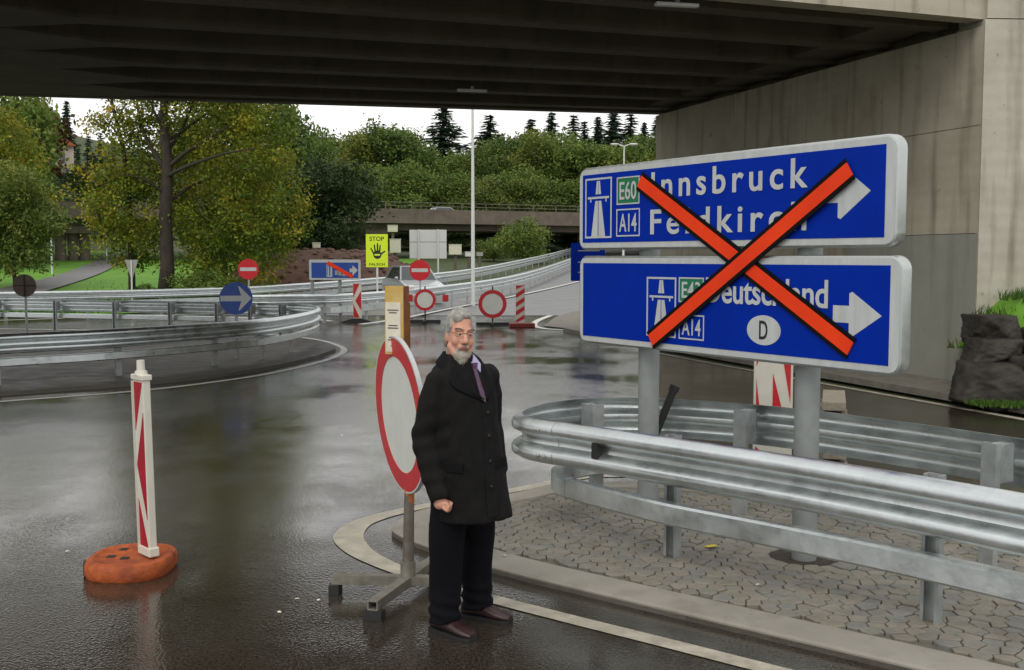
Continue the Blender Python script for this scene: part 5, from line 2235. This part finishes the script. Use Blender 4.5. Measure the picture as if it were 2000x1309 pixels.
def boulder(label, c, s, seed):
    bm = bmesh.new()
    bmesh.ops.create_icosphere(bm, subdivisions=5, radius=1)
    rr = random.Random(int(seed * 100))
    planes = []
    for k in range(15):
        d = Vector((rr.gauss(0, 1), rr.gauss(0, 1), rr.gauss(0, 1))).normalized()
        planes.append((d, rr.uniform(.68, .95)))
    for d in (Vector((0, 0, 1)), Vector((0, 0, -1)), Vector((1, .2, 0)).normalized(), Vector((-1, .1, .1)).normalized(), Vector((.1, -1, .15)).normalized()):
        planes.append((d, rr.uniform(.62, .8)))
    for v in bm.verts:
        p = v.co.normalized()
        q = 1.3
        for d, off_ in planes:
            cd_ = p.dot(d)
            if cd_ > .05:
                q = min(q, off_ / cd_)
        q *= 1 + .05 * mnoise.noise(p * 3 + Vector((seed * 7.1, 0, 0))) + .035 * mnoise.noise(p * 8 + Vector((0, seed, 0))) + .015 * mnoise.noise(p * 20)
        v.co = Vector((p.x * s[0], p.y * s[1], p.z * s[2])) * q * 1.22
    me = bpy.data.meshes.new('boulder')
    bm.to_mesh(me)
    bm.free()
    me.materials.append(M['rock'])
    me.polygons.foreach_set('use_smooth', [True] * len(me.polygons))
    o = bpy.data.objects.new('boulder', me)
    col.objects.link(o)
    o.location = c
    o.rotation_euler = (0, 0, R(20) * math.sin(seed * 5))
    return tag(o, label, 'boulder', 'boulders by the wing wall')


def bp_(px, py, Y):
    return P(px, py, Y)


boulder('dark boulder lying lowest at the road edge in front of the wing wall', bp_(1938, 752, 14.3), (.56, .45, .33), 1.0)
boulder('dark blocky boulder in the middle of the pile, on the lowest one', bp_(1936, 692, 14.6), (.40, .42, .23), 2.3)
boulder('dark boulder on top of the pile, against the wing wall corner', bp_(1936, 645, 14.9), (.36, .45, .27), 3.1)
boulder('large grey veined boulder at the outer foot of the pile', bp_(2035, 745, 14.2), (.50, .5, .42), 4.4)
boulder('boulder beneath the grass at the outer top of the pile', bp_(2030, 680, 14.8), (.44, .5, .30), 5.2)

# grass bank over the boulders
b = MB()
vv = []
NX, NY = 24, 12
for j in range(NY + 1):
    for i in range(NX + 1):
        x, y = 6.75 + i * .30, 14.75 + j * .125
        u = i / NX
        z = -.1 + 1.50 * min(1, max(0, (x - 6.45) / .75)) ** .8 * min(1, (j / NY) * 1.5 + .45) + .07 * mnoise.noise(Vector((x * 2, y * 2, 0)))
        vv.append((x, y, z))
b.add(vv, [(j * (NX + 1) + i, j * (NX + 1) + i + 1, (j + 1) * (NX + 1) + i + 1, (j + 1) * (NX + 1) + i) for j in range(NY) for i in range(NX)])
gb_ = b.build('grass_bank', 'grass', smooth=True)
gb_['kind'] = 'structure'


def blades(name, label, pts, h, m='leaf_grass', seed=1, w=.012):
    rng = np.random.RandomState(seed)
    n = len(pts)
    P0 = np.array(pts)
    a = rng.uniform(0, 2 * np.pi, n)
    hh = h * rng.uniform(.5, 1.2, n)
    lean = rng.normal(0, .35, (n, 2)) * hh[:, None]
    side = np.stack([np.cos(a) * w, np.sin(a) * w, np.zeros(n)], 1)
    top = P0 + np.stack([lean[:, 0], lean[:, 1], hh], 1)
    V = np.empty((n, 3, 3))
    V[:, 0], V[:, 1], V[:, 2] = P0 - side, P0 + side, top
    me = quads_mesh(name, V.reshape(-1, 3), m, rng.uniform(0, 1, n), per=3)
    o = link(bpy.data.objects.new(name, me))
    return tag(o, label, 'grass', kind='stuff')


rng = np.random.RandomState(4)
pts = []
for k in range(4200):
    i = rng.randint(len(vv))
    x, y, z = vv[i]
    pts.append((x + rng.uniform(-.15, .15), y + rng.uniform(-.06, .06), z - .01))
blades('grass_tufts', 'green grass growing over the boulders by the wing wall', pts, .16, seed=2)
pts = []
for k in range(1800):
    c = P(rng.uniform(1905, 2080), 780, 13.75)
    pts.append((c.x + rng.normal(0, .05), 13.7 + rng.normal(0, .10) - (c.x - 6.4) * .25, .095))
blades('grass_tufts', 'thin green grass at the foot of the boulders', pts, .07, seed=3)
pts = []
for k in range(16000):
    x = rng.uniform(-27, -9)
    y0 = 36.3 + (x + 16.6) * (.86 if x > -16.6 else .25)
    y = y0 + abs(rng.normal(0, 9))
    if x < -20.2 - (y - 40) * .12 and y < 60:
        continue
    pts.append((x, y, zt(x, y) - .02))
blades('grass_tufts', 'uneven mown grass on the slope beyond the long guard rail', pts, .13, seed=5, w=.03)

# ================================================================== TREES


def leaf_cloud(rng, clumps, n_per, spread, size, flat=1.0):
    C = np.repeat(clumps, n_per, 0)
    n = len(C)
    p = C + rng.normal(0, 1, (n, 3)) * spread * np.array([1, 1, .8])
    nrm = rng.normal(0, 1, (n, 3)) + np.array([0, 0, flat])
    nrm /= np.linalg.norm(nrm, axis=1)[:, None]
    t = np.cross(nrm, rng.normal(0, 1, (n, 3)))
    t /= np.linalg.norm(t, axis=1)[:, None] + 1e-9
    u = np.cross(nrm, t)
    s = size * rng.uniform(.5, 1.3, n)[:, None]
    V = np.empty((n, 4, 3))
    V[:, 0], V[:, 1], V[:, 2], V[:, 3] = p - t * s, p + u * s * .55, p + t * s, p - u * s * .55
    tint = np.clip(np.repeat(rng.uniform(0, 1, len(clumps)), n_per) * .8 + rng.uniform(0, 1, n) * .2, 0, 1)
    return V.reshape(-1, 3), tint


def ell_clumps(rng, ells, n):
    vol = np.array([e[3] * e[4] * e[5] for e in ells]) ** (2 / 3)
    idx = rng.choice(len(ells), n, p=vol / vol.sum())
    E = np.array(ells)[idx]
    d = rng.normal(0, 1, (n, 3))
    d /= np.linalg.norm(d, axis=1)[:, None]
    r = rng.uniform(.45, 1.0, n) ** .5
    return E[:, :3] + d * E[:, 3:6] * r[:, None]


def broadleaf(name, seed, h, w, leaf, n_cl, n_per, size, spread, trunk_r, low=.18, limbs=9):
    rng = np.random.RandomState(seed)
    rr = random.Random(seed)
    t = bpy.data.objects.new(name, None)
    col.objects.link(t)
    tm = MB()
    lean = (rr.uniform(-.03, .03) * h, rr.uniform(-.03, .03) * h)
    tm.tube([(0, 0, -.4), (0, 0, h * .03), (lean[0] * .5, lean[1] * .5, h * .35), (lean[0], lean[1], h * .65), (lean[0] * 1.4, lean[1] * 1.4, h * .92)],
            [trunk_r * 1.35, trunk_r, trunk_r * .75, trunk_r * .4, trunk_r * .08], 9)
    ells = [(lean[0], lean[1], h * .72, w * .30, w * .30, h * .25)]
    for k in range(limbs):
        a = 2 * math.pi * k / limbs + rr.uniform(-.4, .4)
        z0 = h * rr.uniform(.22, .62)
        L = w * rr.uniform(.28, .42) * (1 - .35 * (z0 / h - .2))
        z1 = z0 + h * rr.uniform(.06, .22)
        p0 = Vector((lean[0] * z0 / h, lean[1] * z0 / h, z0))
        p2 = Vector((math.cos(a) * L, math.sin(a) * L, z1))
        p1 = p0.lerp(p2, .5) + Vector((0, 0, h * .015))
        tm.tube([p0, p1, p2], [trunk_r * .38, trunk_r * .24, trunk_r * .06], 6)
        ells.append((p2.x, p2.y, p2.z + h * .02, w * rr.uniform(.14, .22), w * rr.uniform(.14, .22), h * rr.uniform(.09, .15)))
    for k in range(4):
        a = rr.uniform(0, 6.28)
        ells.append((math.cos(a) * w * .2, math.sin(a) * w * .2, h * rr.uniform(low + .08, .4), w * .24, w * .24, h * .13))
    tr_ = tm.build('trunk', 'bark', t, smooth=True)
    V, ti = leaf_cloud(rng, ell_clumps(rng, ells, n_cl), n_per, spread, size)
    V[:, 2] = np.maximum(V[:, 2], h * .06)
    me = quads_mesh('crown', V, leaf, ti)
    link(bpy.data.objects.new('crown', me), t)
    return t, h


def conifer(name, seed, h, w, n_br=34, per=34, size=.62):
    rng = np.random.RandomState(seed)
    t = bpy.data.objects.new(name, None)
    col.objects.link(t)
    MB().tube([(0, 0, -.4), (0, 0, h * .5), (0, 0, h * 1.0)], [h * .018, h * .011, .02], 7).build('trunk', 'bark', t, smooth=True)
    quads, tint = [], []
    for i in range(n_br):
        f = i / n_br
        z = h * (.10 + .90 * f)
        L = w * .5 * (1 - f) ** .85 * rng.uniform(.8, 1.15) + .12
        nb = int(7 + 5 * (1 - f))
        for k in range(nb):
            a = rng.uniform(0, 2 * np.pi)
            LL = L * rng.uniform(.6, 1.1)
            m = max(4, int(per * LL / (w * .5)))
            for q in range(m):
                u = (q + rng.uniform(0, 1)) / m
                c = np.array([np.cos(a) * LL * u, np.sin(a) * LL * u, z - .32 * LL * u + .12 * LL * u * u])
                c += rng.normal(0, .06 * (1 + LL * .3), 3)
                s = size * rng.uniform(.5, 1.1) * (.55 + .45 * (1 - u))
                d = np.array([np.cos(a + rng.normal(0, .6)), np.sin(a + rng.normal(0, .6)), -.35 + rng.normal(0, .25)])
                d /= np.linalg.norm(d)
                sd = np.cross(d, rng.normal(0, 1, 3))
                sd /= np.linalg.norm(sd) + 1e-9
                quads += [c - d * s, c + sd * s * .28, c + d * s, c - sd * s * .28]
                tint.append(rng.uniform(0, 1) * .6 + .4 * u)
    me = quads_mesh('crown', np.array(quads), 'leaf_pine', tint)
    link(bpy.data.objects.new('crown', me), t)
    return t, h


protos = {
    'mid1': broadleaf('tree', 21, 14, 10, 'leaf_mid', 360, 34, .25, .6, .26),
    'mid2': broadleaf('tree', 22, 15, 9, 'leaf_mid', 360, 34, .25, .55, .24),
    'olive': broadleaf('tree', 23, 12, 10, 'leaf_olive', 380, 44, .20, .55, .22),
    'dark': broadleaf('tree', 24, 13, 10, 'leaf_dark', 380, 40, .22, .6, .24),
    'autumn': broadleaf('tree', 25, 13, 9, 'leaf_autumn', 520, 60, .13, .5, .26),
    'rust': broadleaf('tree', 26, 13, 8, 'leaf_rust', 260, 26, .34, .5, .24),
    'bush': broadleaf('tree', 27, 4, 5, 'leaf_mid', 200, 30, .12, .3, .08, low=.05),
    'con1': conifer('tree', 31, 18, 8.5),
    'con2': conifer('tree', 32, 18, 6.6, n_br=38),
    'con3': conifer('tree', 33, 18, 8.0, n_br=32),
}
used = {}


def plant(proto, label, cat, px, top_py, Y, group=None, wscale=1.0, rz=None, name='tree', sink=0.0):
    src, h = protos[proto]
    c = P(px, top_py, Y)
    g = zt(c.x, c.y) - sink
    s = (c.z - g) / (h * .97)
    o = src if proto not in used else copy_tree(src)
    used[proto] = 1
    o.name = name
    o.location = (c.x, c.y, g)
    o.scale = (s * wscale, s * wscale, s)
    o.rotation_euler = (0, 0, rz if rz is not None else random.uniform(0, 6.28))
    return tag(o, label, cat, group)


random.seed(12)
# left bank
plant('olive', 'olive green tree leaning over the left bank beyond the footpath', 'tree', 22, 320, 56, wscale=.9, name='broadleaf_tree')
plant('autumn', 'yellowing tree on the left bank behind the round sign back', 'tree', -25, 200, 60, wscale=.85, name='broadleaf_tree')
plant('mid1', 'tall green tree rising to the overpass edge on the left bank', 'tree', 5, 150, 78, wscale=.8, name='broadleaf_tree')
plant('rust', 'rusty brown tree near the top of the left hillside', 'tree', 56, 186, 110, wscale=.8, name='broadleaf_tree')
plant('dark', 'dark green tree below the hillside house', 'tree', 58, 330, 88, wscale=.85, name='broadleaf_tree')
plant('dark', 'dark tree between the house and the viaduct columns', 'tree', 85, 360, 96, wscale=.9, name='broadleaf_tree')
plant('con2', 'tall dark conifer standing alone above the left hillside', 'tree', 130, 203, 118, name='conifer_tree')
for px, py, Y in ((118, 300, 125), (172, 268, 126), (196, 262, 130), (222, 280, 122), (152, 292, 124), (184, 300, 118)):
    plant('con3', 'dark conifer in the clump beside the tall lone conifer', 'tree', px, py, Y, 'conifers on the left hillside', name='conifer_tree', wscale=1.1)
for px, py, Y in ((150, 330, 112), (105, 345, 108), (195, 320, 112), (238, 330, 110)):
    plant('dark', 'dark broadleaf tree on the slope behind the left end of the viaduct', 'tree', px, py, Y, 'trees behind the left end of the viaduct', name='broadleaf_tree')

# the big autumn tree with its bare limbs
hb0 = P(325, 572, 45)
hg = zt(hb0.x, hb0.y)
ht = thing('autumn_tree', 'big yellow green autumn tree with a thick dark trunk beside the earth heap', 'tree', (hb0.x, hb0.y, hg))
tm = MB()
f = 45 / 2100.0


def hpt(px, py, dy=0.0):
    p = P(px, py, 45 + dy)
    return Vector((p.x - hb0.x, p.y - hb0.y, p.z - hg))


tm.tube([hpt(324, 580), hpt(327, 520), hpt(323, 420), hpt(328, 320), hpt(319, 240), hpt(322, 150), hpt(320, 60), hpt(322, -10)], [.38, .29, .26, .23, .18, .14, .10, .04], 12)
limb_l = [
    ([(326, 330), (360, 300), (420, 262), (470, 235)], .11, -.4), ([(324, 300), (350, 262), (372, 215), (390, 150)], .10, .6), ([(322, 330), (290, 280), (270, 220), (262, 120)], .11, .3),
    ([(326, 345), (365, 325), (440, 300), (500, 290)], .10, -1.0), ([(322, 260), (300, 215), (285, 170)], .08, -.5), ([(325, 400), (380, 360), (440, 350), (520, 360)], .08, .9),
    ([(323, 380), (280, 350), (230, 340)], .07, -.8), ([(322, 210), (345, 150), (400, 80)], .08, .8), ([(319, 190), (280, 120), (240, 60)], .08, -.2), ([(321, 280), (380, 240), (470, 170), (530, 120)], .08, 1.2),
]
for pts_, r_, dy in limb_l:
    q = [hpt(px, py, dy * k) for k, (px, py) in enumerate(pts_)]
    q = catmull(q, 3)
    tm.tube(q, [r_ * (1 - .85 * k / (len(q) - 1)) for k in range(len(q))], 7)
tm.build('trunk', 'bark', ht, smooth=True)
rng = np.random.RandomState(77)
ells = []
for (px, py, rx, rz, dy) in ((470, 290, 95, 90, 1.0), (520, 400, 85, 90, .5), (430, 420, 90, 100, 1.5), (390, 230, 90, 80, 1.0), (480, 190, 90, 80, .5), (270, 420, 75, 90, 1.0), (215, 380, 45, 60, .5),
                             (300, 300, 70, 80, 1.6), (250, 300, 40, 60, .6), (380, 500, 70, 60, 1.2), (500, 480, 80, 50, 1.0), (450, 540, 90, 40, 1.6), (360, 120, 120, 80, .5), (470, 90, 110, 80, .4),
                             (280, 90, 60, 60, .4), (400, 0, 110, 70, .5), (565, 430, 40, 60, .3), (250, 480, 50, 50, 1.4), (520, 270, 60, 70, -.5), (280, 215, 35, 30, 0), (330, 360, 60, 60, 2.2)):
    p = hpt(px, py, dy)
    ells.append((p.x, p.y, p.z, rx * f, rx * f * 1.1, rz * f))
V, ti = leaf_cloud(rng, ell_clumps(rng, ells, 1150), 50, .26, .085)
me = quads_mesh('crown', V, 'leaf_autumn', ti)
link(bpy.data.objects.new('crown', me), ht)
# second slim tree beside it
s2 = thing('autumn_tree', 'slim leaning tree with sparse leaves left of the big autumn tree', 'tree', (hb0.x - 2.1, hb0.y + 1.0, zt(hb0.x - 2.1, hb0.y + 1)))
tm = MB()
o0 = s2.location.copy()


def hq(px, py):
    return P(px, py, 46) - o0


q = [hq(258, 575), hq(256, 480), hq(252, 400), hq(246, 330), hq(236, 270), hq(222, 215), hq(214, 170), hq(205, 100)]
tm.tube(catmull(q, 2), [.16 - .009 * k for k in range(15)], 8)
for a, c, r_ in (((236, 270), (200, 235), .05), ((228, 240), (250, 200), .05), ((244, 320), (275, 290), .05), ((240, 300), (210, 290), .04), ((220, 205), (198, 190), .04), ((218, 190), (245, 160), .04)):
    tm.tube([hq(*a), hq((a[0] + c[0]) / 2, (a[1] + c[1]) / 2 - 6), hq(*c)], [r_, r_ * .7, r_ * .3], 6)
tm.build('trunk', 'bark', s2, smooth=True)
cl_ = []
for px, py, r_ in ((195, 232, .35), (205, 240, .3), (250, 232, .4), (240, 210, .3), (262, 250, .5), (222, 345, .7), (205, 380, .7), (235, 420, .9), (215, 430, .8), (270, 290, .4), (190, 240, .25), (210, 120, .8), (240, 140, .9), (205, 350, .5), (195, 410, .5), (245, 480, .7)):
    p = hq(px, py)
    for k in range(int(16 * r_)):
        cl_.append(np.array(p) + rng.normal(0, r_, 3))
V, ti = leaf_cloud(rng, np.array(cl_), 42, .22, .085)
link(bpy.data.objects.new('crown', quads_mesh('crown', V, 'leaf_autumn', ti)), s2)

# trees right of the big autumn tree
plant('autumn', 'yellowing tree close behind the big autumn tree', 'tree', 430, 150, 54, wscale=.85, name='broadleaf_tree')
plant('mid2', 'green tree whose top meets the overpass edge right of the autumn tree', 'tree', 525, 185, 70, wscale=.75, name='broadleaf_tree')
plant('mid1', 'rounded green tree below the skyline gap right of the autumn tree', 'tree', 585, 238, 84, wscale=.8, name='broadleaf_tree')
plant('dark', 'dark green tree standing before the viaduct beside the earth heap', 'tree', 632, 310, 64, wscale=1.0, name='broadleaf_tree')
plant('dark', 'dark shrubby tree at the back of the earth heap', 'tree', 560, 360, 66, wscale=1.1, name='broadleaf_tree')
plant('bush', 'green bush growing in front of the viaduct beside the ramp', 'bush', 1022, 428, 92, wscale=1.0, name='bush')
plant('bush', 'low dark bush under the viaduct at the ramp verge', 'bush', 965, 466, 96, wscale=1.4, name='bush')
plant('bush', 'bright green weeds at the foot of the autumn tree', 'bush', 400, 532, 44, wscale=1.8, name='bush')
plant('bush', 'low green weeds between the give way sign and the autumn tree', 'bush', 282, 556, 46, wscale=1.3, name='bush')
# the wood behind the viaduct
tops = [(640, 255), (672, 272), (705, 262), (735, 240), (772, 246), (805, 262), (838, 288), (878, 300), (912, 302), (948, 286), (985, 266), (1020, 262), (1056, 258), (1092, 256), (1128, 272), (1162, 288), (1200, 292), (1236, 272), (1268, 262), (1300, 270)]
for k, (px, py) in enumerate(tops):
    plant(('mid1', 'mid2', 'olive', 'mid1', 'mid2', 'olive', 'mid1')[k % 7], {'mid1': 'full green tree', 'mid2': 'narrow green tree', 'olive': 'olive green tree', 'autumn': 'yellowing tree'}[('mid1', 'mid2', 'olive', 'mid1', 'mid2', 'olive', 'mid1')[k % 7]] + ' on the skyline of the wood behind the viaduct', 'tree', px, py, random.uniform(140, 152), 'skyline trees behind the viaduct', wscale=1.05, name='broadleaf_tree')
for k in range(24):
    px = 560 + k * 33 + random.uniform(-10, 10)
    plant(('mid1', 'olive', 'mid2', 'mid1', 'dark', 'olive', 'mid2')[k % 7], {'mid1': 'full green', 'mid2': 'narrow green', 'olive': 'olive green', 'autumn': 'yellowing', 'dark': 'dark green'}[('mid1', 'olive', 'mid2', 'mid1', 'dark', 'olive', 'mid2')[k % 7]] + ' tree in the lower front row of the wood just above the viaduct', 'tree', px, random.uniform(315, 352), random.uniform(127, 136), 'front trees behind the viaduct', wscale=1.25, name='broadleaf_tree')
for k, (px, py, p_, Y) in enumerate(((865, 206, 'con1', 158), (957, 228, 'con1', 162), (1037, 237, 'con2', 166), (1077, 224, 'con2', 166), (1120, 228, 'con3', 166), (1142, 240, 'con3', 168), (1168, 232, 'con2', 165), (1198, 219, 'con2', 163), (1232, 226, 'con3', 164), (1258, 243, 'con2', 170), (1285, 232, 'con2', 166))):
    lab = 'tall broad conifer rising above the wood left of the lamp mast' if k == 0 else 'dark conifer top rising above the wood behind the viaduct'
    plant(p_, lab, 'tree', px, py, Y, None if k == 0 else 'conifers above the wood', name='conifer_tree', wscale=2.3 if k < 2 else random.uniform(1.5, 2.2))
for k in range(13):
    px = 700 + k * 36 + random.uniform(-8, 8)
    plant('dark', 'dark undergrowth tree seen below the deck of the viaduct', 'tree', px, random.uniform(432, 446), random.uniform(117, 123), 'undergrowth below the viaduct deck', wscale=2.2, name='broadleaf_tree')
# unused prototypes disappear
for k, (o, h) in protos.items():
    if k not in used:
        for c in list(o.children):
            bpy.data.objects.remove(c)
        bpy.data.objects.remove(o)
